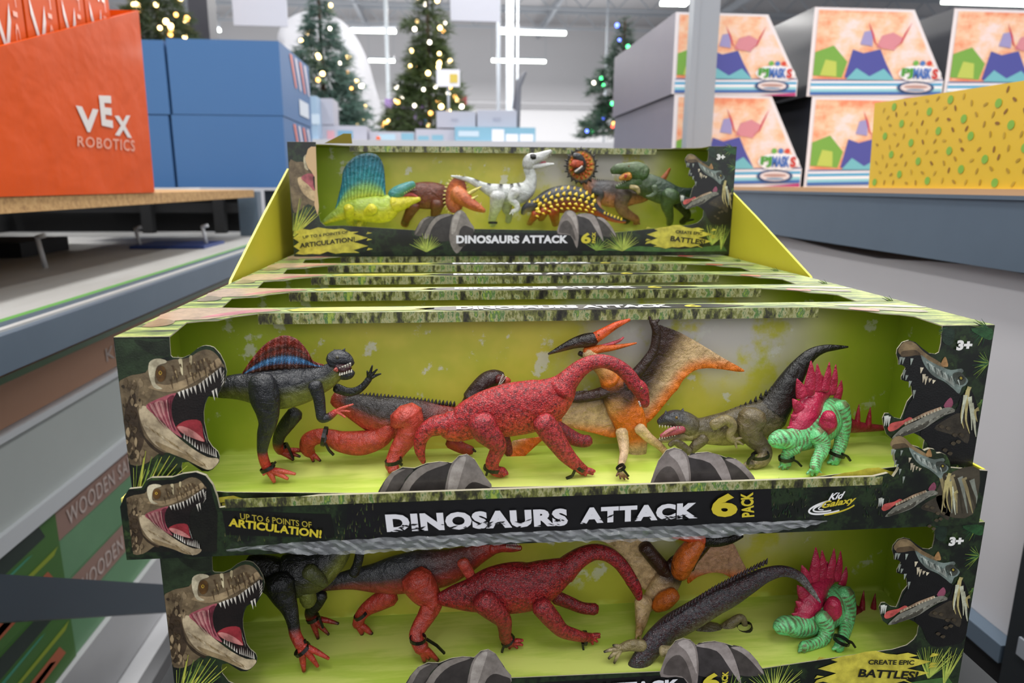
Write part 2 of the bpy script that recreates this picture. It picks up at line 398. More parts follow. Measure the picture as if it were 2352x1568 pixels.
OUT = [(-BW, 0), (BW, 0), (BW, BH)] + RIGHT + [(RIGHT[-1][0]-.02, VB+.0005)] + CLAW_R + CLAW_L + [(LEFT[-1][0]+.028, VB), (LEFT[-1][0]+.014, VB+.002), (LEFT[-1][0]+.004, VB+.008)] + LEFT[::-1] + [(-BW, BH)]

def panel(mb, outline, y, th, m_face=0, m_edge=1):
    v, f, n, poly = fill(outline); a = [mb.vert((p[0], y, p[1]), (.5, .5, .5)) for p in v]; b = [mb.vert((p[0], y+th, p[1]), (.5, .5, .5)) for p in v]
    for q in f: mb.face([a[i] for i in q], m_face); mb.face([b[i] for i in q][::-1], m_edge)
    for i in range(n):
        j = (i+1) % n; mb.face([a[i], b[i], b[j], a[j]], m_edge)

class Art:
    """printed shapes lying on a board: each next shape a hair above the one before"""
    def __init__(s, y=0, xf=None): s.mb = MB(); s.y = y; s.k = 0; s.xf = xf; s.lock = False; s.j = 0
    def shape(s, pts, col, sub=3, m=0, k=None):
        pts = [s.xf(p) for p in pts] if s.xf else [tuple(p) for p in pts]
        if sub > 1 and len(pts) > 3: pts = catmull(pts, sub, True)
        pts = [(max(-.3048, min(.3048, p[0])), p[1]) for p in pts]
        if not s.lock and k is None: s.k += 1 + s.j//10; s.j = 0
        else: s.j += 1
        y = s.y - .00002*(s.k if k is None else max(k, s.k)) - .000002*s.j - .00006
        pts = orient(list(pts)); c = hx(col)
        ids = [s.mb.vert((p[0], y, p[1]), c) for p in pts]
        for t in tessellate_polygon([[Vector((p[0], p[1], 0)) for p in pts]]): s.mb.face([ids[i] for i in t], m)
    def line(s, pts, w, col, taper=False, k=None):
        L = catmull(pts, 4) if len(pts) > 2 else list(pts); a, b = [], []
        for i, p in enumerate(L):
            q, o = L[max(0, i-1)], L[min(len(L)-1, i+1)]; d = Vector((o[0]-q[0], o[1]-q[1])); d = d.normalized() if d.length else Vector((1, 0))
            ww = w/2*(1-.85*i/(len(L)-1) if taper else 1); a.append((p[0]-d.y*ww, p[1]+d.x*ww)); b.append((p[0]+d.y*ww, p[1]-d.x*ww))
        s.shape(a+b[::-1], col, 1, k=k)
    def teeth(s, a, b, n, ln, dirn, col='e8e4d8', w=.35, jit=.4):
        s.k += 1
        for i in range(n):
            t = (i+.5)/n; x, v = a[0]+(b[0]-a[0])*t, a[1]+(b[1]-a[1])*t; d = Vector((b[0]-a[0], b[1]-a[1])); hw = d.length/n*w; d.normalize(); l = ln*(1-jit*R.random())
            s.shape([(x-d.x*hw, v-d.y*hw), (x+d.x*hw, v+d.y*hw), (x+dirn[0]*l, v+dirn[1]*l)], col, 1, k=s.k)
    def build(s, name, mats, parent): return s.mb.build(name, mats, parent, local=True)

def text_mesh(txt, bold=0.0, shear=0, spacing=1.0):
    cu = bpy.data.curves.new('lettering', 'FONT'); cu.body = txt; cu.size = 1; cu.offset = bold; cu.shear = shear; cu.space_character = spacing; cu.resolution_u = 3
    o = bpy.data.objects.new('lettering', cu); COL.objects.link(o); bpy.context.view_layer.update()
    me = o.evaluated_get(bpy.context.evaluated_depsgraph_get()).to_mesh()
    v = [tuple(p.co)[:2] for p in me.vertices]; f = [tuple(p.vertices) for p in me.polygons]
    bpy.data.objects.remove(o); bpy.data.curves.remove(cu)
    x0, x1 = min(p[0] for p in v), max(p[0] for p in v); y0, y1 = min(p[1] for p in v), max(p[1] for p in v)
    return [((p[0]-x0)/(x1-x0), (p[1]-y0)/(y1-y0)) for p in v], f
def lettering(mb, txt, place, col, bold=.03, shear=0, spacing=1.0, m=0):
    """place(s, t) puts the unit square of the text into 3D"""
    v, f = text_mesh(txt, bold, shear, spacing); c = hx(col); ids = [mb.vert(place(*p), c) for p in v]
    for q in f: mb.face([ids[i] for i in q], m)
def on_panel(u0, u1, v0, v1, y, rise=0, slant=0):
    return lambda s, t: (u0+(u1-u0)*s+slant*t, y, v0+(v1-v0)*t+rise*s)
def cuts(mb, rects, y, col): pass

# ---- the printed pieces, in panel coordinates
def trex(a, sx=1, sz=1, dx=0, dz=0, vmin=-1, ref=None, ground=True):
    ref = ref or FPt(369, 855)
    def T(p): return (ref[0]+dx+(p[0]-ref[0])*sx, max(vmin, ref[1]+dz+(p[1]-ref[1])*sz))
    S = lambda col, *p, sub=3: a.shape([T(q) for q in f1(*p)], col, sub)
    if ground: S('2f4028', (86, 200), (300, 200), (528, 205), (540, 345), (440, 372), (350, 470), (230, 500), (118, 540), sub=1)
    if ground: S('222c1c', (240, 210), (400, 230), (520, 215), (530, 330), (420, 340), (340, 300))
    S('7a6a50', (118, 560), (160, 530), (230, 500), (340, 480), (370, 420), (400, 380), (440, 372), (520, 385), (570, 372), (640, 368), (710, 350), (770, 310), (835, 290), (895, 310), (935, 350), (970, 405), (985, 440), (900, 520), (800, 590), (600, 650), (480, 690), (345, 760), (420, 900), (520, 1090), (560, 1140), (470, 1130), (400, 1180), (330, 1230), (215, 1230), (190, 1060), (160, 830), (130, 640), sub=2)
    S('4a3c2c', (165, 860), (200, 700), (250, 640), (270, 760), (300, 900), (330, 1010), (300, 1120), (240, 1180), (205, 1120))
    S('3c3022', (280, 860), (300, 940), (340, 1010), (420, 1090), (500, 1140), (470, 1150), (380, 1090), (320, 1010), (285, 940))
    S('8c7a5c', (300, 560), (360, 540), (400, 600), (380, 680), (320, 740), (280, 700))
    S('c9b897', (290, 770), (345, 755), (440, 850), (560, 965), (640, 1035), (740, 1110), (850, 1170), (930, 1180), (935, 1212), (890, 1262), (840, 1272), (760, 1235), (650, 1180), (500, 1120), (400, 1050), (330, 945), (295, 850))
    S('a08c68', (420, 1040), (560, 1100), (700, 1160), (830, 1230), (780, 1240), (640, 1175), (480, 1110))
    S('b09a76', (360, 600), (420, 620), (520, 640), (640, 610), (760, 545), (880, 470), (960, 410), (930, 360), (870, 420), (760, 490), (640, 545), (520, 580), (430, 570))
    S('1a1210', (585, 650), (700, 608), (800, 560), (900, 480), (958, 432), (982, 445), (990, 520), (955, 600), (882, 650), (830, 690), (812, 800), (818, 900), (845, 1030), (900, 1100), (932, 1150), (900, 1165), (850, 1150), (780, 1120), (700, 1050), (630, 990), (590, 930), (560, 850), (550, 760), (562, 700), sub=2)
    S('b5606a', (345, 748), (450, 690), (585, 645), (568, 690), (552, 760), (560, 850), (590, 930), (640, 1010), (560, 962), (480, 880), (400, 815))
    S('c98a88', (380, 755), (460, 705), (500, 740), (480, 850), (420, 810))
    S('6e2c3a', (520, 690), (575, 665), (556, 730), (550, 780), (562, 880), (590, 960), (540, 890), (520, 790))
    S('9a3038', (595, 915), (680, 868), (790, 875), (812, 990), (822, 1045), (740, 1020), (660, 985), (610, 950))
    S('d08a84', (600, 925), (650, 918), (740, 960), (810, 1020), (815, 1042), (740, 1018), (660, 985))
    S('2a1614', (640, 1000), (720, 1030), (830, 1065), (880, 1110), (850, 1130), (760, 1090), (680, 1040))
    S('ddd4b4', (370, 400), (430, 365), (500, 375), (510, 398), (440, 425), (418, 500), (425, 570), (480, 612), (410, 602), (370, 500))
    S('6b4c24', (425, 470), (450, 430), (490, 430), (510, 480), (495, 540), (455, 555), (430, 520))
    S('d8b040', (447, 480), (462, 462), (478, 482), (462, 500)); S('140c06', (458, 480), (463, 472), (468, 482), (463, 490))
    S('d9cda6', (610, 372), (640, 368), (645, 430), (648, 500), (632, 480), (622, 420)); S('cbbd95', (700, 350), (722, 342), (720, 400), (705, 420))
    q_ = random.Random(3); a.k += 1; a.lock = True
    for i in range(70):
        x, y = q_.uniform(150, 330), q_.uniform(560, 1200)
        if x < 130+.09*(y-560): continue
        if x > 280 and 740 < y < 1060: continue
        w, h = q_.uniform(8, 22), q_.uniform(14, 44); S(q_.choice(('8f7d60', '5e4e3a', '453826', 'a08c6c', '6a5a42', '3a2f22')), (x-w, y), (x, y-h), (x+w, y-h*.2), (x+w*.2, y+h))
    for i in range(26):
        t_ = i/25; x, y = 330+t_*500, 900+t_*330; S(q_.choice(('b8a480', '9c8862', 'd4c6a6', '8a7652')), (x, y), (x+16, y+8), (x+34, y+34), (x+14, y+22))
    for i in range(30):
        x, y = q_.uniform(520, 900), q_.uniform(400, 560); y -= (x-520)*.2; S(q_.choice(('9c875f', '6a5638', '58462e', 'b09b74')), (x, y), (x+10, y-5), (x+16, y+24), (x+6, y+18))
    for k_ in range(9): a.line([T(q) for q in f1((360+k_*22, 735-k_*5), (420+k_*16, 830), (500+k_*10, 930+k_*4))], .0007*sx, 'd8a4a0' if k_ % 2 else '8a3e4c', True)
    a.k += 1
    for x, y in ((680, 420), (740, 400), (770, 385), (800, 370), (840, 360), (670, 500), (720, 480), (770, 450), (820, 425), (860, 400), (900, 380), (560, 420), (580, 480), (545, 530)):
        a.line([T(q) for q in f1((x, y), (x+12, y+40), (x+22, y+85))], .0011*sx, '5a4630', True)
    a.lock = False
    up = lambda x0, y0, x1, y1, n, l, d=(.0, -1): a.teeth(T(f1((x0, y0))[0]), T(f1((x1, y1))[0]), n, l*sx, d)
    up(600, 640, 760, 580, 5, .0065, (.12, -1)); up(770, 575, 965, 430, 7, .0085, (.1, -1)); up(985, 450, 985, 560, 4, .006, (-.5, -.85)); up(880, 630, 930, 600, 2, .011, (.1, -1))
    up(650, 1010, 780, 1110, 6, .006, (.1, 1)); up(790, 1115, 930, 1170, 8, .0075, (0, 1)); up(820, 960, 850, 1060, 3, .006, (-.1, 1))

def spino(a, sx=1, sz=1, dx=0, dz=0, full=True):
    ref = FPt(*z4(640, 490))
    def T(p): return (ref[0]+dx+(p[0]-ref[0])*sx, ref[1]+dz+(p[1]-ref[1])*sz)
    S = lambda col, *p, sub=3: a.shape([T(q) for q in f4(*p)], col, sub)
    if full:
        a.k += 1; a.lock = True
        for cx, cy, r_, b0, b1 in ((800, 190, 120, 150, 260), (820, 400, 130, 130, 250), (810, 620, 90, 200, 260), (560, 190, 70, 200, 300)):
            c0 = T(f4((cx, cy))[0]); fern(a, c0, r_/2.6/1600*.48, b0, b1, 12, '1f4a2a', .0016); fern(a, c0, r_/3.2/1600*.48, b0-20, b1-30, 8, '2f5f38', .001)
        a.lock = False
        S('2c5a30', (700, 192), (826, 192), (822, 260), (760, 240))
        S('24382a', (535, 195), (600, 200), (585, 290), (530, 270))
        S('0b0b0b', (640, 600), (700, 560), (745, 690), (735, 800), (715, 960), (640, 1000), (500, 1000), (440, 880), (400, 838), (420, 790), (600, 690))
        S('0d0d0d', (390, 330), (440, 425), (510, 500), (600, 560), (640, 600), (600, 650), (540, 660), (470, 700), (400, 730), (330, 760), (296, 730), (325, 650), (355, 600), (350, 540), (325, 510), (290, 500), (312, 430), (275, 405), (262, 350), (300, 330), sub=2)
    S('3d372c', (480, 790), (560, 730), (640, 700), (690, 790), (680, 880), (620, 840), (560, 820))
    S('8f7a58', (262, 325), (290, 280), (330, 267), (370, 284), (410, 325), (450, 355), (500, 385), (545, 418), (510, 430), (450, 402), (410, 370), (380, 338), (330, 348), (285, 352))
    S('5a4a34', (285, 330), (330, 322), (372, 322), (400, 350), (370, 352), (320, 360), (280, 358))
    S('7d8c86', (400, 350), (450, 385), (520, 420), (580, 440), (640, 432), (655, 448), (645, 465), (682, 500), (668, 530), (645, 545), (628, 582), (590, 550), (540, 510), (480, 480), (440, 440), (412, 392))
    S('aab4ac', (430, 385), (480, 420), (530, 450), (580, 490), (600, 540), (560, 510), (500, 470), (450, 425))
    S('4a5048', (590, 465), (640, 455), (670, 500), (650, 530), (610, 520)); S('b58c5a', (520, 410), (535, 370), (550, 366), (562, 420))
    S('1c1a10', (622, 488), (638, 474), (656, 488), (640, 506)); S('b0a040', (631, 488), (639, 480), (648, 489), (640, 498))
    S('8c4a60', (535, 655), (575, 605), (592, 640), (570, 675))
    S('84857a', (602, 690), (580, 664), (520, 672), (450, 702), (380, 742), (310, 772), (270, 800), (225, 850), (290, 838), (360, 815), (420, 790), (480, 750), (540, 712))
    S('4c4a40', (240, 845), (300, 815), (380, 780), (450, 740), (430, 780), (360, 812), (290, 838))
    S('d4605a', (200, 790), (215, 762), (250, 750), (292, 742), (330, 722), (348, 736), (295, 765), (255, 795), (215, 808))
    a.line([T(q) for q in f4((300, 765), (360, 735), (430, 700), (520, 668))], .0022*sx, 'b09478')
    a.k += 1; a.lock = True
    for x, y, l in ((405, 425, 35), (418, 465, 50), (432, 478, 50), (455, 490, 25), (478, 500, 22)): a.line([T(q) for q in f4((x, y), (x-8, y+l))], .0028*sx, 'e2d8bc', True)
    for i in range(12): u = i/11; x, y = 310+u*210, 765-u*88; a.line([T(q) for q in f4((x, y), (x-3, y-16))], .0017*sx, 'cfc4a8', True)
    for i in range(16): u = i/15; x, y = 250+u*330, 838-u*150; a.line([T(q) for q in f4((x, y), (x+10, y-10), (x+24, y-10))], .0009*sx, 'a9a898' if i % 2 else '5a584e', True)
    for i in range(10): x, y = 440+i*20, 400+i*11; a.line([T(q) for q in f4((x, y), (x+8, y+22), (x+10, y+40))], .0012*sx, 'c2ccc4' if i % 2 else '56645f', True)
    for x, y, l in ((278, 362, 45), (295, 365, 40), (345, 370, 40), (300, 440, 50), (315, 470, 30), (335, 505, 40), (360, 560, 50)): a.line([T(q) for q in f4((x, y), (x-8, y+l))], .0024*sx, '9ba59c', True)
    for x, y in ((186, 715), (198, 712), (210, 718)): a.line([T(q) for q in f4((x, y), (x-6, y+60))], .0022*sx, 'd8dcd4', True)
    for p in (((690, 540), (660, 620), (640, 720), (655, 790)), ((680, 560), (672, 650), (668, 740), (690, 820)), ((665, 590), (650, 680), (640, 760)), ((700, 640), (715, 720), (722, 800), (728, 840)), ((690, 600), (700, 700), (702, 800)), ((745, 672), (722, 690), (735, 750))):
        a.line([T(q) for q in f4(*p)], .0034*sx, 'b8ac74' if R.random() < .6 else 'c9cdb4', True)
    for x, y in ((520, 780), (560, 790), (600, 830), (620, 870), (640, 830), (590, 880), (540, 920), (570, 940)): S('4e4534', (x-14, y), (x, y-12), (x+18, y-4), (x+6, y+12))

def claws(a, P, flip=False):
    def S(col, *p): a.shape([P(q) for q in p], col)
    if not flip:
        S('55504c', (862, 1150), (880, 1108), (900, 1085), (928, 1074), (950, 1078), (930, 1100), (905, 1150)); S('8d867e', (866, 1150), (884, 1104), (905, 1082), (932, 1076), (905, 1092), (884, 1130))
        S('3a3634', (905, 1160), (925, 1110), (955, 1078), (985, 1064), (1012, 1060), (1035, 1064), (1024, 1100), (1020, 1170)); S('8c857e', (905, 1160), (930, 1106), (960, 1074), (1000, 1061), (1030, 1063), (980, 1082), (945, 1115), (925, 1160))
        S('8a837d', (1020, 1170), (1024, 1110), (1036, 1066), (1056, 1047), (1073, 1043), (1090, 1055), (1110, 1088), (1130, 1125), (1080, 1190), (1050, 1220)); S('b3aca5', (1028, 1140), (1034, 1085), (1050, 1055), (1070, 1048), (1062, 1080), (1046, 1130))
        S('3d3835', (1060, 1190), (1064, 1130), (1084, 1106), (1110, 1112), (1128, 1126), (1100, 1180))
    else:
        S('4a4542', (1660, 1110), (1664, 1052), (1690, 1054), (1712, 1071), (1730, 1094), (1745, 1125), (1700, 1130)); S('a39a96', (1665, 1054), (1690, 1054), (1712, 1071), (1732, 1096), (1746, 1130), (1715, 1092), (1690, 1068))
        S('3e3a3a', (1570, 1120), (1580, 1047), (1602, 1040), (1628, 1038), (1655, 1046), (1668, 1070), (1680, 1125)); S('a49b98', (1580, 1048), (1604, 1040), (1630, 1039), (1656, 1048), (1676, 1090), (1690, 1150), (1660, 1105), (1630, 1062))
        S('8c837f', (1494, 1125), (1500, 1088), (1513, 1056), (1531, 1034), (1548, 1028), (1566, 1033), (1580, 1050), (1586, 1110), (1575, 1180), (1550, 1130)); S('5a5350', (1500, 1118), (1515, 1080), (1540, 1070), (1560, 1100), (1570, 1150), (1545, 1125))
        S('b8afab', (1535, 1040), (1550, 1031), (1566, 1036), (1578, 1060), (1582, 1120), (1570, 1090), (1555, 1060))
def fern(a, c, r, a0, a1, n, col='b9c95a', w=.0016):
    a.k += 0 if a.lock else 1
    for i in range(n):
        t = math.radians(a0+(a1-a0)*i/(n-1)+R.uniform(-2, 2)); l = r*R.uniform(.8, 1.05)
        a.line([c, (c[0]+math.cos(t)*l, c[1]+math.sin(t)*l)], w, col if R.random() < .7 else '7f9c40', True, k=a.k)
def splash(a, u0, u1, v0, v1, col='d2c84a', seed=1):
    q = random.Random(seed); n = 9; p = []
    for i in range(n): t = i/(n-1); p.append((u0+(u1-u0)*t, v1-(.35*(abs(t-.45)))*(v1-v0)+q.uniform(-.05, .05)*(v1-v0)))
    for i in range(5): p.append((u1+(.012 if i % 2 else -.008), v1-(v1-v0)*(.25+.16*i)))
    for i in range(n): t = 1-i/(n-1); p.append((u0+(u1-u0)*t, v0+q.uniform(-.06, .08)*(v1-v0)))
    for i in range(5): p.append((u0+(-.010 if i % 2 else .006), v0+(v1-v0)*(.1+.16*i)))
    a.shape(p, col, 1)
    a.k += 1; a.lock = True
    for i in range(7): x = q.choice((u0-.012, u1+.01)); y = v0+(v1-v0)*q.random(); a.shape([(x, y), (x+.008, y+.0016), (x+.002, y+.003)], col, 1)

def splats(mb, u0, u1, v0, v1, y, n, col, seed): # scratches worn out of the big letters
    q = random.Random(seed); c = hx(col)
    for i in range(n):
        x, v = q.uniform(u0, u1), q.uniform(v0, v0+(v1-v0)*.45); l, h = q.uniform(.002, .007), q.uniform(.0003, .0008); t = q.uniform(-.5, .5)
        ids = [mb.vert(p, c) for p in ((x, y, v), (x+l*.6, y, v-h+t*l*.5), (x+l, y, v+t*l), (x+l*.4, y, v+h+t*l*.4))]
        mb.face(ids)

# ------------------------------------------------------------------ the toy carton and its parts
FOLD = .080                                 # how far the window is cut back into the top board
topcut = [onZ(*p, 0) for p in ((390, 773), (436, 740), (478, 737), (520, 735))]; topcut_r = [onZ(*p, 0) for p in ((1960, 712), (2000, 716), (2040, 722), (2100, 725), (2163, 751))]
def carton_parts(root, kind='plain'):
    y = 0
    # shell: bottom, back, sides and the cut-back top board with its turned-down moss flap
    b = MB(); t = .0012
    b.box(-BW, -BW+t, 0.0008, BD, 0, BH); b.box(BW-t, BW, .0008, BD, 0, BH); b.box(-BW+t, BW-t, .0008, BD, 0, t); b.box(-BW+t, BW-t, BD-t, BD, t, BH)
    xl, xr = -.2500, .2446
    top = [(-BW, 0), (tl, 0), (-.276, .047), (-.266, .053), (-.257, .054), (xl, FOLD-.012), (-.235, FOLD), (.215, FOLD), (.228, FOLD-.006), (xr, FOLD-.018), (.2500, .050), (.262, .044), (.268, .036), (trr, 0), (BW, 0), (BW, BD), (-BW, BD)]
    v, f, n, poly = fill(top); a0 = [b.vert((p[0], p[1], BH+.0002)) for p in v]; a1 = [b.vert((p[0], p[1], BH-.0006)) for p in v]
    for q in f: b.face([a0[i] for i in q], 1); b.face([a1[i] for i in q][::-1], 2)
    for i in range(n): j = (i+1) % n; b.face([a0[i], a1[i], a1[j], a0[j]], 3)
    b.build('carton', [M['jungle_dark'], M['jungle_top'], M['board'], M['edge']], root, local=True)
    b = MB(); b.box(-.235, .215, FOLD-.0006, FOLD, BH-.0085, BH)
    b.build('moss_flap', [M['moss']], root, local=True)
    # top print: jaw, lettering, splash of yellow, mirrored from the front
    a = MB()
    yt = BH+.0005
    def poly(pts, col, k=0):
        pts = catmull(pts, 2, True); pts = orient(list(pts)); ids = [a.vert((p[0], p[1], yt+.00008*k), hx(col)) for p in pts]
        for q in tessellate_polygon([[Vector((p[0], p[1], 0)) for p in pts]]): a.face([ids[i] for i in q])
    poly([(-.3, .05), (-.28, .055), (-.265, .056), (-.25, .071), (-.24, .080), (-.22, .090), (-.235, .1), (-.3, .104)], 'b9a184')
    poly([(-.272, .062), (-.252, .073), (-.236, .085), (-.222, .093), (-.24, .095), (-.26, .082)], 'c07c7c', 1)
    poly([(-.3, .03), (-.285, .034), (-.285, .05), (-.3, .06)], '8c8060', 1)
    poly([(-.21, .086), (-.12, .0845), (-.10, .094), (-.15, .101), (-.205, .1)], 'cfc84e', 1)
    poly([(-.09, .0815), (.13, .0815), (.13, .1), (-.09, .1)], '141512', 1)
    poly([(.252, .056), (.235, .066), (.24, .074), (.255, .066)], 'c45a50', 2)
    poly([(.25, .068), (.272, .054), (.29, .05), (.29, .062), (.268, .072)], '6a6a5e', 1); poly([(.23, .086), (.27, .078), (.3, .07), (.3, .078), (.26, .09)], 'b4bca4', 1)
    a.build('top_print', [M['art']], root, local=True)
    a = MB(); lettering(a, 'DINOSAURS ATTACK', lambda s, t: (-.083+.175*s, .0835+.0125*t, yt+.0006), 'f4f4f6', .05); lettering(a, '6', lambda s, t: (.104+.014*s, .0835+.0125*t, yt+.0004), 'c8bd3c', .03)
    a.build('top_lettering', [M['ink']], root, local=True)
    # backdrop: back wall, side returns, raised floor
    b = MB(); i = .0016
    b.box(-BW+i, BW-i, BD-.004, BD-.0016, .027, BH-.0012); b.box(-BW+i, BW-i, .0012, BD-.0016, .0245, .027); b.box(-BW+i, -BW+i+.001, .0012, BD-.004, .027, BH-.0012); b.box(BW-i-.001, BW-i, .0012, BD-.004, .027, BH-.0012)
    b.build('backdrop', [M['insert']], root, local=True)
    # front
    b = MB()
    if kind == 'folded':    # the left cut-out head is folded back on this one
        fx = TPt(*z7(375, 100))[0]
        out = [p for p in OUT if p[0] > -.2 or p[1] < .03]
        k = out.index((-BW, 0)); lef = [TPt(*z7(x, y)) for x, y in ((375, 600), (385, 740), (420, 870), (470, 910), (640, 905))]
        out = [(-BW, 0), (BW, 0), (BW, BH)] + RIGHT + [(RIGHT[-1][0]-.02, VB+.0005)] + CLAW_R + CLAW_L + [lef[-1], lef[-2], lef[-3], lef[-4], lef[-5], (fx, BH)] + [(-BW, BH)]
        panel(b, out, -.0007, .0008)
    else: panel(b, OUT, -.0007, .0008)
    fp = b.build('front_panel', [M['jungle_dark'], M['edge']], root, local=True)
    if kind == 'folded':
        a = Art(-.0007)
        S = lambda col, *p: a.shape([TPt(*z7(*q)) for q in p], col)
        S('7a6a50', (105, 280), (180, 270), (250, 270), (300, 300), (372, 330), (372, 690), (300, 690), (250, 720), (200, 760), (140, 740))
        S('cdb48c', (190, 440), (240, 420), (300, 480), (370, 560), (372, 660), (300, 630), (230, 560)); S('b5606a', (225, 430), (290, 385), (360, 400), (366, 480), (360, 560), (300, 500)); S('1a1210', (345, 420), (366, 430), (368, 540), (355, 520))
        S('ddd4b4', (250, 240), (262, 205), (290, 200), (282, 300), (300, 350), (262, 330))
        a.build('printed_dinosaur_head', [M['skin_art']], fp)
        b = MB(); panel(b, [TPt(*z7(x, y)) for x, y in ((300, 140), (330, 118), (376, 118), (384, 300), (392, 560), (408, 720), (396, 800), (362, 700), (372, 560), (366, 420), (330, 360), (300, 330), (270, 240))], -.0042, .0008, 0, 0)
        b.build('folded_flap', [mat('unprinted_board', 'c9aa84', .75)], root, local=True)
    else:
        a = Art(-.0007); trex(a); a.build('printed_dinosaur_head', [M['skin_art']], fp)
    a = Art(-.0007); spino(a); o = a.build('printed_dinosaur_head', [M['skin_art']], fp); o['label'] = 'dark open-jawed head on the right'
    for fl_ in (False, True): a = Art(-.0007); claws(a, lambda q: FPt(*q), fl_); a.build('printed_claws', [M['art']], fp)
    a = Art(-.0007)
    a.shape([(-.08, .006), (.115, .006), (.115, .031), (-.08, .031)], '0b0b0c', 1)
    T = lambda x, y: TPt(*z8(x, y)); T7 = lambda x, y: TPt(*z7(x, y))
    a.build('printed_title_band', [M['art']], fp)
    a = Art(-.0008); a.shape([T(880, 1110), T(1300, 1070), T(1700, 1100), T(2100, 1060), T(2140, 1120), T(1500, 1125)], '4a7038', 1); a.build('printed_grass', [M['art']], fp)
    for args in ((T(1130, 1115), .030, 30, 165, 24), (T(1990, 1060), .030, 40, 120, 18), (T(880, 1110), .022, 10, 150, 12, '8fae48'), (T(2080, 1100), .034, 60, 100, 9), (T7(1480, 1165), .026, 25, 155, 20), (T7(150, 1010), .05, 38, 78, 11, 'c2c850', .0022), (T7(140, 960), .03, 50, 85, 7)):
        a = Art(-.0009); fern(a, *args); a.build('printed_fern', [M['art']], fp)
    a = Art(-.0012); splash(a, T(1480, 0)[0], T(1980, 0)[0], T(0, 1090)[1], T(0, 865)[1], seed=3); a.build('printed_splash', [M['art']], fp); a = Art(-.0012)
    p0, p1 = T7(170, 1180), T7(800, 920); splash(a, p0[0], p1[0], p0[1], p1[1], seed=8); a.build('printed_splash', [M['art']], fp)
    ye = -.0022
    def put(*args): k_ = MB(); lettering(k_, *args); k_.build('printed_lettering', [M['ink']], fp, local=True)
    q0, q1 = T(-470, 1045), T(605, 965); put('DINOSAURS ATTACK', on_panel(q0[0], q1[0], q0[1], q1[1], ye), 'e4e4ea', .05, 0, 1.06)
    q0, q1 = T(730, 1045), T(828, 940); put('6', on_panel(q0[0], q1[0], q0[1], q1[1], ye), 'cfc23c', .04)
    q0, q1 = T(835, 1040), T(872, 935); put('PACK', lambda s, t: (q1[0]-(q1[0]-q0[0])*t, ye, q0[1]+(q1[1]-q0[1])*s), 'cfc23c', .04)
    q0, q1 = T(1640, 945), T(1900, 915); put('CREATE EPIC', on_panel(q0[0], q1[0], q0[1], q1[1], ye, -.003), '1c1e12', .028)
    q0, q1 = T(1588, 1020), T(1930, 968); put('BATTLES!', on_panel(q0[0], q1[0], q0[1], q1[1], ye, -.006), '15150e', .03, .12)
    q0, q1 = T7(245, 1035), T7(700, 1005); put('UP TO 6 POINTS OF', on_panel(q0[0], q1[0], q0[1], q1[1], ye, .007), '34341a', .025)
    q0, q1 = T7(215, 1130), T7(765, 1080); put('ARTICULATION!', on_panel(q0[0], q1[0], q0[1], q1[1], ye, .009), '15150e', .03)
    q0, q1 = FPt(2191, 803), FPt(2230, 779); put('3+', on_panel(q0[0], q1[0], q0[1], q1[1], ye), 'e8e8e4', .06)

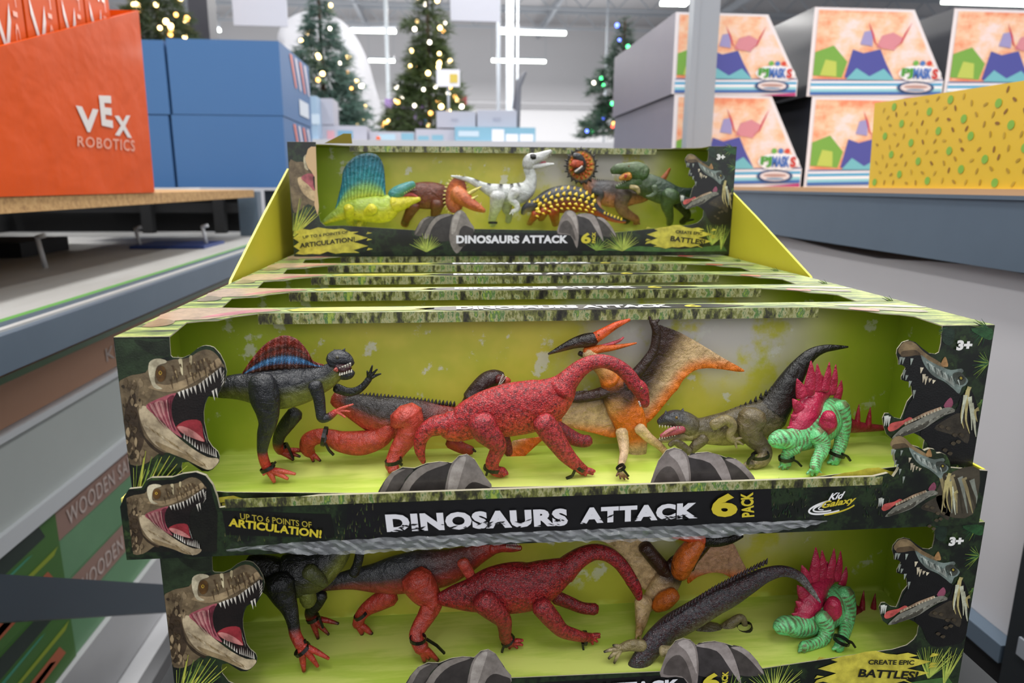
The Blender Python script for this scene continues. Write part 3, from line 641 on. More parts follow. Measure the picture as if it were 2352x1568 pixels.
# ------------------------------------------------------------------ the plastic dinosaurs
class Toy:
    """one toy: an Empty with body, head, limbs ... each built from traced strokes"""
    def __init__(s, name, label, z, Y0, floor, at, group, lim=(.012, .092), front=0):
        s.z, s.Y0, s.fz, s.lim, s.fr = z, front+Y0, floor, lim, front
        px, py = z(*at); P = onY(px, py, s.Y0); s.root = thing(name, (P.x, s.Y0, floor), label, 'toy dinosaur', group)
    def fd(s, x, y):
        px, py = s.z(x, y); return max(s.fr+s.lim[0], min(s.fr+s.lim[1], onZ(px, py, s.fz).y)) - s.Y0
    def part(s, name, strokes, mat_='toy', dy=0, parent=None, extra=None, label=None):
        mb = MB()
        for st in strokes:
            pts, col = st[0], st[1]; kw = st[2] if len(st) > 2 else {}
            loft(mb, s.z, s.Y0+dy, pts, col, **kw)
        if extra: extra(mb)
        o = mb.build(name, [M[mat_]], parent or s.root)
        if label: o['label'] = label
        return o
    def limb(s, name, pts, col, foot=None, toes=(), toecol=None, tr=8, mat_='toy', contact=None, ty=0, **kw):
        kw.setdefault('fl', .78); kw.setdefault('cap', .7)
        """leg: last point dropped on the floor; toes start at the last point"""
        d1 = s.fd(*contact) if contact else ty; n = len(pts)
        P = [(p[0], p[1], p[2], ty+(d1-ty)*(i/(n-1))**1.5) for i, p in enumerate(pts)]
        def ex(mb):
            for t in toes:
                a = pts[-1]; r = t[2] if len(t) > 2 else tr
                loft(mb, s.z, s.Y0, [(a[0], a[1], a[2]*.7, d1), ((a[0]+t[0])/2, (a[1]+t[1])/2-r*.4, r*1.15, d1-.001), (t[0], t[1], r*.6, d1-.002)], toecol or col, n=8, sub=3)
        return s.part(name, [(P, col, kw)], mat_, extra=ex)
    def tie(s, x, y, r, dy=0, tail=None, ang=0):
        """black tie band around a limb, with its loose tail"""
        px, py = s.z(x, y); c = onY(px, py, s.Y0+dy); k = depth(c)/F/s.z.k; r *= k; mb = MB(); n = 14
        ring = []
        ca, sa = math.cos(math.radians(ang)), math.sin(math.radians(ang))
        for i in range(n):
            t = i*math.tau/n; ring.append([c + Vector((math.cos(t)*rr*ca - h*sa, math.sin(t)*rr, math.cos(t)*rr*sa + h*ca)) for rr, h in ((r, -.0014), (r*1.12, -.0014), (r*1.12, .0014), (r, .0014))])
        ids = [[mb.vert(q, (.01, .01, .01)) for q in rg] for rg in ring]
        for i in range(n):
            a, b = ids[i], ids[(i+1) % n]
            for q in range(4): mb.face([a[q], b[q], b[(q+1) % 4], a[(q+1) % 4]])
        if tail:
            pts = [onY(*s.z(*p), s.Y0+dy-.004) for p in tail]
            for p, q in zip(pts, pts[1:]): mb.bar(p, q, .0022, .0016)
        return mb.build('tie', [M['tie']], s.root)
    def teeth(s, mb, a, b, n, ln, col='dcd8cc', dy=0, r=None, z=None):
        for i in range(n):
            t = i/(n-1); x, y = a[0]+(b[0]-a[0])*t, a[1]+(b[1]-a[1])*t
            cone(mb, s.z, s.Y0, (x, y), (x+ln[0], y+ln[1]), r or abs(ln[1])*.3+2, col, dy, n=5)
    def eye(s, mb, x, y, r, dy, c='c8a030', pup='080808'):
        P = onY(*s.z(x, y), s.Y0+dy); k = depth(P)/F/s.z.k; mb.ball(P, r*k, hx(c), n=8); mb.ball(P+Vector((0, -r*k*.6, 0)), r*k*.55, hx(pup), n=6)
def Zz(z, *p): return p
G1, G2, G3 = 'toy dinosaurs in the middle box', 'toy dinosaurs in the lower box', 'toy dinosaurs in the upper box'
za, zb, zc = Z(240, 720, 3.5636), Z(840, 700, 3.5636), Z(1440, 700, 2.735)
FZ = -BH+.0272

# -- middle box -----------------------------------------------------------------
t = Toy('spinosaurus_toy', 'black sail-backed dinosaur toy with striped red and blue sail, open white-toothed mouth', za, .05, FZ, (1400, 1200), G1)
DK, BEL, RD = '25272b', '7d8138', 'c0392e'
t.part('body', [([(860, 640, 45), (940, 615, 80), (1040, 600, 100), (1150, 600, 118), (1300, 612, 152), (1450, 615, 168), (1600, 590, 155), (1720, 555, 128), (1820, 515, 100), (1885, 460, 85), (1905, 410, 72)], [(0, '101113', '101113'), (.25, DK, '6a6e34'), (.6, DK, BEL), (1, DK, BEL)], dict(fl=.8, n=20))])
def ex(mb):
    t.teeth(mb, (1905, 450), (2010, 405), 6, (6, 26), dy=-.0075); t.teeth(mb, (1925, 505), (2020, 480), 6, (2, -24), dy=-.0078)
    for p, q in (((1895, 330), (1880, 290)), ((1950, 320), (1968, 283)), ((1925, 320), (1922, 296))): cone(mb, za, t.Y0, p, q, 18, DK)
    t.eye(mb, 1905, 360, 13, -.009, '403a20')
t.part('head', [([(1870, 395, 76), (1915, 370, 80), (1965, 375, 66), (2005, 395, 46), (2028, 410, 26)], solid('2c2e33')), ([(1890, 460, 50), (1945, 500, 42), (2000, 500, 38), (2032, 478, 24)], solid('2c2e33')), ([(1905, 440, 42, -.004), (1960, 452, 40, -.005), (2008, 440, 26, -.005)], solid('3a0a10')), ([(1890, 455, 20, -.0085), (1905, 470, 12, -.0085)], solid('c05a50'))], extra=ex)
t.part('sail', [], extra=lambda mb: sail(mb, za, t.Y0, [(1120, 515), (1250, 480), (1400, 462), (1560, 455), (1700, 445), (1790, 440)], [(1130, 480), (1205, 370), (1300, 262), (1395, 200), (1485, 178), (1580, 212), (1660, 300), (1710, 385), (1795, 415)],
       [(0, '2a1a10'), (.16, '4a2416'), (.24, '3f6f9c'), (.34, '4a80b0'), (.42, '33201a'), (.55, '6a2416'), (.66, '3a2018'), (.78, '7a2416'), (1, '6a1e12')], ribs=13, th=.0012))
t.limb('arm', [(1725, 590, 60), (1755, 690, 50), (1768, 790, 44), (1780, 855, 40), (1835, 845, 34), (1895, 800, 24)], [(0, DK), (.8, DK), (1, RD)], toes=((2035, 742), (2010, 800), (1972, 850), (1960, 765)), toecol=solid('d65a4c'), tr=11, ty=-.016)
t.limb('arm', [(1900, 610, 42), (1985, 640, 38), (2060, 632, 34), (2120, 590, 28), (2165, 535, 27)], solid('1c1d20'), toes=((2192, 425), (2232, 455), (2262, 492), (2150, 470)), toecol=solid('17181a'), tr=11, ty=.008)
t.limb('leg', [(1290, 560, 112), (1310, 680, 122), (1335, 800, 98), (1335, 900, 74), (1312, 980, 62), (1298, 1060, 50), (1292, 1130, 42), (1310, 1210, 42), (1340, 1280, 42)], [(0, DK), (.72, DK), (.84, RD), (1, RD)], toes=((1560, 1312, 20), (1500, 1352, 22), (1390, 1378, 24), (1300, 1320, 16)), toecol=keyed([(0, RD), (1, 'd8604e')]), contact=(1390, 1385), ty=-.017)
t.limb('leg', [(1560, 820, 66), (1485, 915, 62), (1432, 1000, 50), (1420, 1080, 42), (1445, 1130, 36)], [(0, '1b1c1f'), (.6, '1b1c1f'), (.8, 'a83228'), (1, 'a83228')], toes=((1545, 1195, 22), (1640, 1120, 20), (1600, 1170, 18)), toecol=keyed([(0, 'a83228'), (.6, 'a83228'), (1, '1a1010')]), contact=(1545, 1205), ty=.014)
t.tie(1335, 1262, 56, t.fd(1390, 1385), [(1370, 1245), (1400, 1215)], 25); t.tie(1450, 1090, 48, t.fd(1545, 1205), [(1490, 1060), (1545, 1180)], 20)

t = Toy('tyrannosaurus_toy', 'red meat-eating dinosaur toy lying low behind the long-necked red one, dark spiny back', zb, .074, FZ, (100, 1200), G1)
RB, DKB = 'b8402f', '35302e'
def ex(mb):
    for i in range(26):
        x = -30+i*30; y = 735+x*.105 if x > 0 else 742
        cone(mb, zb, t.Y0, (x, y+14), (x+8, y-24), 15, '2a2624')
t.part('body', [([(-245, 765, 70), (-160, 800, 95), (-40, 850, 130), (80, 895, 160), (230, 925, 180), (420, 930, 165), (600, 940, 135), (760, 930, 110), (850, 850, 95), (880, 770, 78)], [(0, 'a04030', RB), (.12, DKB, RB), (.5, DKB, RB), (.85, 'a03428', RB), (1, '3a2622', '6a2a22')], dict(fl=.6, n=18))], extra=ex)
def ex(mb):
    for p, q in (((860, 730), (820, 715)), ((880, 690), (850, 668)), ((930, 630), (912, 595)), ((985, 590), (975, 555))): cone(mb, zb, t.Y0, p, q, 24, '1c1816')
    t.teeth(mb, (1120, 570), (1085, 655), 9, (14, 10), dy=-.012, r=6); t.teeth(mb, (1150, 590), (1110, 650), 7, (-8, -4), dy=-.012, r=5)
t.part('head', [([(870, 770, 82), (920, 700, 80), (990, 625, 78), (1060, 595, 70), (1115, 585, 45)], solid('35211f')), ([(1090, 640, 40), (1150, 620, 34), (1180, 620, 16)], solid('b8452f')), ([(1085, 610, 44, -.006), (1130, 610, 30, -.007)], solid('5a1418'))], extra=ex)
t.limb('leg', [(330, 915, 148), (365, 990, 112), (330, 1090, 88), (270, 1180, 72), (232, 1250, 60), (215, 1310, 58), (235, 1350, 48)], [(0, 'c2483a'), (1, 'b23e30')], contact=(230, 1400), ty=-.014, toes=((190, 1370, 22), (260, 1375, 24)))
t.limb('leg', [(200, 1000, 70), (110, 1090, 88), (-40, 1130, 105), (-190, 1120, 92), (-290, 1085, 72), (-385, 1075, 66), (-462, 1108, 68), (-480, 1170, 60), (-455, 1215, 46)], solid(RB), toes=((-372, 1275, 18), (-428, 1282, 18)), toecol=keyed([(0, RB), (.7, RB), (1, '0a0a0a')]), contact=(-420, 1275), ty=-.006)
t.tie(-338, 1075, 74, -.012, [(-330, 1130), (-300, 1190), (-262, 1228)], 78); t.tie(228, 1278, 64, t.fd(230, 1400), [(255, 1280), (300, 1310)], 10)
t.limb('leg', [(700, 1120, 60), (790, 1170, 50), (860, 1190, 40)], solid('a03226'), toes=((900, 1200, 14), (885, 1185, 14)), toecol=keyed([(0, 'a03226'), (1, '0c0808')]), ty=.008)

t = Toy('brachiosaurus_toy', 'bright red long-necked dinosaur toy with neck arched over, in the middle box', zb, .044, FZ, (1200, 1300), G1)
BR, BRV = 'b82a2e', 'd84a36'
t.part('body', [([(475, 1290, 18), (445, 1200, 42), (450, 1105, 56), (495, 1030, 68), (570, 985, 80), (660, 980, 92)], [(0, 'b83038'), (1, BR, BRV)]),
    ([(670, 990, 122), (760, 985, 140), (860, 940, 172), (1000, 895, 205), (1180, 858, 226), (1350, 830, 222), (1470, 790, 205), (1560, 730, 165), (1630, 665, 120)], [(0, BR, BRV), (1, BR, BRV)], dict(fl=.62, n=22)),
    ([(1600, 690, 130), (1660, 615, 92), (1745, 530, 74), (1840, 475, 62), (1950, 462, 58), (2060, 500, 58), (2145, 570, 60), (2205, 655, 62)], [(0, BR, 'c83a38'), (1, 'a82432', 'b83038')])], 'toy_scaly')
def ex(mb):
    t.eye(mb, 2258, 682, 12, -.0085, '9a6a30'); loft(mb, zb, t.Y0, [(2235, 790, 8, -.0075), (2250, 830, 8, -.0075)], 'e0c8c0', n=6)
t.part('head', [([(2195, 640, 58), (2245, 690, 66), (2270, 750, 52), (2282, 800, 42), (2285, 822, 32)], [(0, 'b02834'), (1, 'b02838')])], 'toy_scaly', extra=ex)
t.limb('leg', [(950, 960, 112), (975, 1030, 110), (1045, 1100, 92), (1085, 1165, 68), (1060, 1230, 60), (1035, 1300, 56), (1060, 1355, 48), (1120, 1370, 46)], [(0, 'b23038'), (1, 'c03a3c')], contact=(1100, 1412), ty=-.017, mat_='toy_scaly', toes=((1160, 1385, 22), (1130, 1400, 20), (1075, 1395, 20)))
t.limb('leg', [(1455, 960, 96), (1510, 1040, 96), (1575, 1135, 82), (1640, 1225, 70), (1700, 1285, 58), (1745, 1325, 50), (1790, 1358, 44)], [(0, 'b63238'), (1, 'c03a3c')], contact=(1790, 1400), ty=-.017, mat_='toy_scaly', toes=((1875, 1362, 20), (1860, 1385, 20), (1800, 1395, 20)))
t.limb('leg', [(1560, 1000, 62), (1640, 1055, 64), (1720, 1100, 60), (1790, 1115, 54), (1822, 1108, 50)], solid('93232c'), ty=.014, mat_='toy_scaly')
t.limb('leg', [(1120, 1080, 60), (1160, 1170, 42), (1170, 1215, 34)], solid('8a2028'), ty=.014, mat_='toy_scaly')
t.tie(1035, 1338, 66, t.fd(1100, 1412), [(1000, 1350), (985, 1395)], -12); t.tie(1738, 1318, 62, t.fd(1790, 1400), [(1715, 1345), (1690, 1400), (1640, 1420)], -40)

t = Toy('pteranodon_toy', 'orange and cream flying reptile toy with long orange beak, in the middle box', zb, .078, FZ, (2150, 1300), G1)
ORG, CRM, BRN = 'e87820', 'd8b888', '3a2018'
def ex(mb): t.eye(mb, 1905, 245, 9, -.009, 'a06020')
t.part('head', [([(1495, 402, 8), (1600, 356, 28), (1710, 312, 46), (1800, 290, 58), (1870, 280, 56)], [(0, '181210', '6a4a38'), (1, '201512', '3a1a14')]), ([(1850, 285, 50), (1950, 225, 40), (2055, 163, 28), (2160, 122, 12)], solid('d8501e', 'e8682a')), ([(1800, 385, 40), (1900, 362, 36), (2000, 352, 28), (2100, 336, 18), (2215, 312, 7)], solid('e06a24')), ([(1900, 345, 14), (2000, 320, 15), (2070, 295, 13), (2110, 265, 8)], solid('c8505a')), ([(1750, 395, 22), (1780, 410, 20)], solid('2a1c18'))], extra=ex)
t.part('body', [([(1810, 390, 55), (1880, 460, 62), (1960, 545, 70), (2000, 620, 85)], [(0, CRM), (.5, 'd8a060'), (1, ORG)]), ([(2010, 620, 92), (2050, 720, 120), (2110, 830, 140), (2175, 980, 130), (2215, 1100, 95), (2225, 1220, 74), (2230, 1300, 44)], [(0, 'c86a24'), (.14, BRN), (.26, BRN, 'd8a060'), (.42, ORG), (.62, ORG), (.78, CRM), (1, 'dcc080')], dict(fl=.55))])
def ramp_(a, b): return lambda t_: mixc(hx(a), hx(b), t_)
def cl(x, y): k = sstep(690, 860, y - .12*(x-1560)); q = sstep(950, 1060, y + .05*(1900-x)); return mixc(mixc(hx(BRN), hx(CRM), k), hx(ORG), q)
t.part('wing', [([(2010, 700, 55), (1880, 735, 48), (1760, 760, 42), (1690, 770, 30)], solid(BRN))], extra=lambda mb: plate(mb, zb, t.Y0+.004, [(1990, 690), (1880, 700), (1690, 715), (1620, 830), (1560, 935), (1690, 1005), (1860, 1048), (2045, 1085), (2030, 960), (1990, 830)], cl, .0016, 34))
def co(x, y): k = sstep(-260, 60, (x-1180)*.5-(1340-y)*.35); return mixc(hx(CRM), hx('e86a18'), sstep(0, 150, (y-1050)+(x-1240)*.75))
t.part('wing', [([(2080, 730, 54), (2140, 640, 50), (2216, 560, 46), (2300, 460, 42), (2360, 360, 38), (2378, 221, 36), (2350, 140, 28)], solid('33201a')), ([(2360, 160, 16), (2400, 120, 10)], solid('33201a')), ([(2340, 150, 16), (2322, 95, 9)], solid('33201a'))],
    extra=lambda mb: plate(mb, zc, t.Y0+.006, [(200, 130), (240, 138), (330, 172), (470, 250), (600, 330), (735, 408), (700, 420), (600, 405), (500, 398), (420, 415), (355, 470), (320, 530), (290, 560), (225, 640), (150, 725), (85, 745), (45, 600), (65, 430), (130, 330), (180, 220)],
        lambda x, y: mixc(mixc(hx(BRN), hx(CRM), sstep(10, 130, (x-140)*.75+(y-420)*.42)), hx('f08020'), sstep(95, 15, pdist(x, y, [(735, 408), (600, 408), (500, 400), (420, 418), (355, 472), (320, 535), (290, 562), (225, 642), (150, 730), (85, 748)]))), .0016, 24))
t.part('wing', [], extra=lambda mb: plate(mb, zb, t.Y0+.002, [(1590, 900), (1480, 1060), (1210, 1110), (1180, 1200), (1175, 1325), (1205, 1340), (1290, 1250), (1420, 1130), (1590, 985)], co, .0016, 34), label='lower wing tip')
t.limb('leg', [(2095, 1040, 52), (2110, 1130, 46), (2112, 1220, 38), (2090, 1310, 30), (2080, 1370, 28)], [(0, CRM), (1, 'd8b898')], contact=(2110, 1432), ty=-.016, toes=((2052, 1400, 11), (2085, 1425, 11), (2120, 1430, 11), (2150, 1425, 11)), toecol=keyed([(0, CRM), (.6, '8a5a48'), (1, '4a2a20')]))
t.tie(2088, 1332, 36, t.fd(2110, 1432), [(2110, 1350), (2150, 1400)], 35)
t.limb('leg', [(2240, 1010, 48), (2320, 1090, 40), (2400, 1150, 32), (2450, 1200, 28)], [(0, CRM), (1, 'c8a078')], ty=-.014, toes=((2480, 1225, 14), (2440, 1240, 14)))

t = Toy('allosaurus_toy', 'olive brown meat-eating dinosaur toy crouching left with raised black tail', zc, .066, FZ, (620, 900), G1)
OL, OLV = '6e6244', '9a8c62'
def ex(mb):
    for i in range(18):
        k = i/17; x = 455+k*545; y = 735-(285*k*k*.55+k*118)
        cone(mb, zc, t.Y0, (x, y+12), (x+4, y-16-8*k), 11, '1c1a16')
t.part('body', [([(400, 775, 76), (455, 788, 82), (540, 785, 98), (630, 775, 112), (740, 750, 126), (850, 715, 126), (930, 665, 115)], [(0, '5c5440', OLV), (.5, '62583e', OLV), (.9, '4a4434', '8a7c58'), (1, '302c24', '4a4434')], dict(fl=.7, n=18)), ([(910, 665, 112), (965, 590, 96), (1015, 500, 80), (1075, 405, 62), (1150, 318, 42), (1230, 278, 28), (1310, 268, 18), (1388, 264, 6)], [(0, '2c2822'), (.3, '1c1b19'), (1, '181614')], dict(fl=.75))], extra=ex)
def ex(mb):
    for p, q in (((245, 700), (245, 662)), ((345, 690), (352, 648)), ((300, 690), (300, 672))): cone(mb, zc, t.Y0, p, q, 18, '45474c')
    t.teeth(mb, (205, 755), (330, 765), 8, (-1, 16), dy=-.009, r=4); t.teeth(mb, (205, 845), (300, 822), 7, (1, -14), dy=-.008, r=4); t.eye(mb, 312, 708, 9, -.0125, '8a6a20')
t.part('head', [([(405, 768, 72), (355, 735, 70), (300, 715, 58), (245, 722, 42), (202, 738, 22)], [(0, '5c5440', '7a7050'), (.6, '3c3e42', '5c5848'), (1, '2c2e33', '6a6450')]), ([(390, 800, 55), (320, 822, 34), (250, 842, 24), (198, 850, 12)], solid('8a7c5a', 'c0b088')), ([(350, 775, 30, -.006), (270, 800, 26, -.006), (215, 825, 14, -.006)], solid('a84858')), ([(300, 772, 10, -.01), (260, 790, 12, -.01), (225, 815, 8, -.01)], solid('d08088'))], extra=ex)
t.limb('leg', [(790, 705, 92), (772, 780, 84), (805, 845, 62), (845, 885, 52), (868, 930, 46), (850, 975, 44), (800, 1000, 36)], [(0, '6a5e42'), (.5, '5c5240'), (1, '94845e')], contact=(800, 1030), ty=-.018, toes=((728, 1012, 18), (770, 1025, 18)))
t.limb('arm', [(545, 755, 36), (620, 722, 34), (665, 760, 30), (645, 820, 26), (672, 850, 22)], solid('8a7d58'), toes=((690, 900, 9), (730, 878, 9), (728, 835, 9)), ty=-.02)
t.limb('arm', [(480, 840, 40), (425, 890, 32), (400, 920, 24)], solid('6a5f45'), ty=-.006)
t.limb('leg', [(390, 925, 26), (340, 880, 26), (300, 862, 20), (270, 880, 16)], solid('5c523c'), ty=-.01)
t.tie(838, 945, 50, t.fd(800, 1030), [(800, 940), (765, 975), (758, 1000)], 15)

def stego(label, zc, Y0, fz, grp, at, lim, front, low):
    global t
    t = Toy('stegosaurus_toy', label, zc, Y0, fz, at, grp, lim, front)
    GRN, STR, CRS = '6fcf86', '7a4a34', 'b02448'
    def stripes(n, a='6fcf86', b='6a4030', ph=0):
        A, B = hx(a), hx(b)
        return lambda tt, up, ang=0: mixc(A, B, .8*sstep(.0, .7, math.sin(tt*n*2.2*math.tau+ph+1.6*math.sin(ang*2+tt*5))+.6*math.sin(ang*5+tt*17)))
    t.part('body', [([(1005, 850, 66, -.014), (1080, 830, 92, -.008), (1170, 775, 122, 0), (1250, 715, 130, .008), (1315, 675, 100, .016)], stripes(9), dict(fl=.8, n=32, sub=16)), ([(1300, 715, 70, .02), (1390, 755, 48, .024), (1480, 768, 32, .026), (1610, 772, 18, .026)], solid('8a1c30'))], 'toy_gloss')
    def ex(mb): t.eye(mb, 950, 822, 10, -.021, 'e0f0d8')
    t.part('head', [([(1020, 850, 62, -.014), (970, 836, 56, -.018), (930, 846, 44, -.02), (908, 862, 28, -.021)], stripes(4, '78d890', '5c3a2a')), ([(985, 872, 34, -.017), (935, 874, 26, -.02), (915, 872, 18, -.021)], solid('5fc47c'))], 'toy_gloss', extra=ex)
    t.part('saddle', [([(1060, 800, 58, -.010), (1100, 735, 82, -.006), (1150, 650, 86, .0), (1195, 585, 62, .006), (1250, 540, 45, .012)], solid(CRS), dict(fl=.7)), ([(1270, 690, 40, -.016), (1262, 750, 55, -.014), (1255, 795, 30, -.012)], solid(CRS))], 'toy_gloss')
    for bx, by, tx, ty, r, d in ((1140, 560, 1156, 352, 42, -.002), (1195, 545, 1195, 370, 34, .004), (1240, 540, 1272, 360, 32, .004), (1285, 560, 1312, 375, 30, .010), (1320, 590, 1348, 472, 28, .014), (1100, 575, 1068, 464, 40, -.004), (1085, 660, 1040, 590, 38, -.007), (1075, 725, 1030, 690, 30, -.009), (1065, 785, 1004, 768, 26, -.011), (1215, 560, 1228, 440, 30, .006)):
        t.part('back_plate', [([(bx, by, r, d), ((bx+tx)/2+(by-ty)*.03, (by+ty)/2, r*.78, d), (tx, ty, r*.1, d)], solid('b82a4c', 'a82040'), dict(fl=.35, n=12, sub=4, cap=.3))], 'toy_gloss')
    for bx, tx, ty in ((1445, 1458, 622), (1410, 1395, 668), (1515, 1530, 640)): t.part('tail_spike', [], 'toy_gloss', extra=lambda mb: cone(mb, zc, t.Y0, (bx, 765), (tx, ty), 20, '9a1c34', .024))
    L = dict(mat_='toy_gloss', sub=12, n=20)
    t.limb('leg', [(1335, 640, 62), (1352, 730, 58), (1350, 820, 48), (1338, 885, 42), (1312, 950, 40), (1300, 980, 38)], stripes(8), contact=(1290, 1000), ty=.004, toes=((1262, 992, 14), (1290, 1002, 14), (1325, 998, 14)), **L)
    if low:
        t.limb('leg', [(1200, 790, 55), (1225, 860, 48), (1200, 930, 42), (1140, 960, 38), (1075, 975, 36)], stripes(6), contact=(1060, 1010), ty=-.016, toes=((1050, 1010, 12), (1085, 1010, 12)), **L)
    else:
        t.limb('leg', [(1190, 810, 62), (1222, 865, 56), (1222, 920, 46), (1195, 975, 40), (1178, 1030, 38)], stripes(7), contact=(1170, 1072), ty=-.014, toes=((1130, 1062, 12), (1160, 1072, 12), (1195, 1072, 12), (1222, 1062, 12)), **L)
        t.limb('leg', [(1060, 890, 50), (1020, 920, 42), (1000, 965, 38), (995, 1005, 36)], stripes(5), contact=(990, 1030), ty=-.014, toes=((955, 1020, 11), (980, 1032, 11), (1012, 1030, 11)), **L)
        t.tie(1002, 962, 44, t.fd(990, 1030), [(1030, 965), (1070, 985), (1095, 1012)], 8)
    t.tie(1318, 935, 46, t.fd(1290, 1000), [(1350, 935), (1385, 950), (1402, 978)], -15)
stego('green striped dinosaur toy with crimson back plates, in the middle box', zc, .05, FZ, G1, (1180, 1050), (.012, .092), 0, False)

# -- lower box --------------------------------------------------------------------
zd, ze, zg = Z(260, 1080, 3.2136), Z(860, 1100, 3.35), Z(1500, 1080, 2.94)
FL = LZ+.0272; lo = dict(front=LY)
t = Toy('spinosaurus_toy', 'black dinosaur toy with red feet, its head hidden under the tray front', zd, .055, FL, (1350, 1300), G2, **lo)
t.part('body', [([(1010, 700, 90), (1120, 740, 125), (1230, 790, 160), (1350, 770, 175), (1480, 740, 160), (1600, 660, 120), (1680, 580, 85)], [(0, '0c0c0d'), (.4, '17181a', '2c2e20'), (1, '202226', BEL)], dict(fl=.75, n=18))])
t.part('belly', [([(1420, 880, 55, -.004), (1440, 950, 62, -.002), (1430, 985, 40)], solid('6e7434')), ([(1440, 740, 60, -.014), (1520, 800, 50, -.012), (1560, 840, 30, -.01)], solid('555a34'))])
t.limb('leg', [(1220, 830, 120), (1260, 930, 92), (1305, 1030, 62), (1330, 1130, 46), (1345, 1210, 44), (1385, 1290, 44)], [(0, '151618'), (.65, '151618'), (.85, 'a83428'), (1, 'a83428')], contact=(1410, 1490), ty=-.014, toes=((1590, 1388, 20), (1510, 1445, 22), (1408, 1480, 24)), toecol=solid('b63a2e'))
t.limb('leg', [(1530, 920, 55), (1495, 985, 52), (1455, 1050, 42), (1460, 1090, 36)], [(0, '141416'), (.6, '141416'), (1, '9a2c24')], contact=(1510, 1245), ty=.012, toes=((1512, 1240, 20), (1662, 1130, 18), (1590, 1210, 18)), toecol=keyed([(0, '9a2c24'), (.7, '9a2c24'), (1, '140c0c')]))
t.limb('arm', [(1830, 560, 30), (1815, 640, 34), (1800, 700, 34), (1775, 760, 40)], solid('17181a'), ty=-.004)
t.tie(1395, 1320, 58, t.fd(1410, 1490), [(1420, 1270), (1412, 1250)], 35); t.tie(1475, 1090, 46, t.fd(1510, 1245), [(1520, 1080), (1550, 1160)], 20)

t = Toy('tyrannosaurus_toy', 'red meat-eating dinosaur toy walking behind the long-necked one in the lower box', ze, .07, FL, (250, 1300), G2, **lo)
t.part('body', [([(-480, 830, 45), (-330, 800, 60), (-170, 770, 85), (0, 760, 120), (150, 740, 155), (350, 705, 168), (540, 680, 150), (700, 620, 112), (820, 565, 78), (920, 525, 55)], [(0, '2c2c2e', '33302e'), (.25, '35363a', '8a3a2e'), (.5, '3a3c40', 'b23a2e'), (.75, '6a3a36', 'b23a2e'), (1, 'a03428', 'b23a2e')], dict(fl=.6, n=18))])
def ex(mb): t.teeth(mb, (1015, 525), (1120, 540), 10, (2, -16), dy=-.009, r=4); t.teeth(mb, (1020, 490), (1110, 500), 8, (0, 14), dy=-.009, r=4)
t.part('head', [([(900, 530, 52), (980, 520, 42), (1060, 530, 32), (1125, 530, 20)], solid('b23a2e')), ([(960, 480, 40), (1040, 470, 38), (1110, 470, 24)], solid('9a3028')), ([(1020, 500, 20, -.004), (1090, 505, 18, -.004)], solid('7a2838'))], extra=ex)
t.limb('leg', [(325, 780, 132), (380, 860, 118), (440, 950, 88), (400, 1050, 72), (345, 1140, 62), (320, 1215, 54), (365, 1300, 60)], [(0, 'b8402f'), (1, 'b03a2c')], contact=(440, 1420), ty=-.016, toes=((385, 1405, 24), (490, 1395, 24), (420, 1385, 22)), toecol=keyed([(0, 'b8402f'), (.75, 'b8402f'), (1, '0a0a0a')]))
t.limb('leg', [(120, 900, 80), (20, 950, 72), (-60, 1000, 56), (-110, 1060, 46), (-125, 1120, 46)], solid('b23a2e'), contact=(-40, 1180), ty=.006, toes=((-20, 1190, 24), (-95, 1195, 24)), toecol=keyed([(0, 'b23a2e'), (.75, 'b23a2e'), (1, '0a0a0a')]))
t.limb('arm', [(680, 640, 48), (720, 710, 44), (765, 790, 36)], solid('c0483a'), ty=-.02, toes=((780, 850, 10), (805, 845, 10), (825, 825, 10)))
t.tie(335, 1228, 58, t.fd(440, 1420), [(400, 1230), (480, 1280), (540, 1340)], 0); t.tie(-105, 1040, 52, .004, [(-140, 1010)], 30)

t = Toy('brachiosaurus_toy', 'deep red long-necked dinosaur toy with neck arched over, in the lower box', ze, .045, FL, (1000, 1200), G2, **lo)
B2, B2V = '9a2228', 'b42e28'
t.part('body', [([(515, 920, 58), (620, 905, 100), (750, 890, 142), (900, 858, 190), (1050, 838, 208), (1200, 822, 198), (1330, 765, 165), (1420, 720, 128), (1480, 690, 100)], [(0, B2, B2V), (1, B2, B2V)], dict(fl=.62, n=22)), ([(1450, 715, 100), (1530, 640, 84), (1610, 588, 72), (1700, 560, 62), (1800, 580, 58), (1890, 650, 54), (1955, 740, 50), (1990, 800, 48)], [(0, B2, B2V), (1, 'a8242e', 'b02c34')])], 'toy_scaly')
def ex(mb): t.eye(mb, 2020, 775, 10, -.008, '4a2a20')
t.part('head', [([(1975, 775, 50), (2008, 830, 46), (2028, 880, 36), (2035, 915, 26)], solid('a8242e'))], 'toy_scaly', extra=ex)
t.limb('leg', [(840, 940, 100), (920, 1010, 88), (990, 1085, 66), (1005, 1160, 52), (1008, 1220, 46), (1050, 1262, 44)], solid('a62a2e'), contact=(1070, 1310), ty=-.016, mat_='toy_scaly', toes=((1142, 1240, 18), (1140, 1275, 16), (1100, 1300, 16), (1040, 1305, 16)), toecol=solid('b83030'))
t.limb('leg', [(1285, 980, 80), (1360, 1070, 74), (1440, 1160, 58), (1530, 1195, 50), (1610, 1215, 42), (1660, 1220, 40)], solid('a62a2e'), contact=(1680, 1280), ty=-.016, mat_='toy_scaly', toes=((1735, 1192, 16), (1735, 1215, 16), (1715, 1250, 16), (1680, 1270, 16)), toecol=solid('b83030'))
t.limb('leg', [(1400, 910, 56), (1500, 950, 50), (1600, 990, 46), (1695, 1000, 48)], solid('8a1e24'), ty=.016, mat_='toy_scaly')
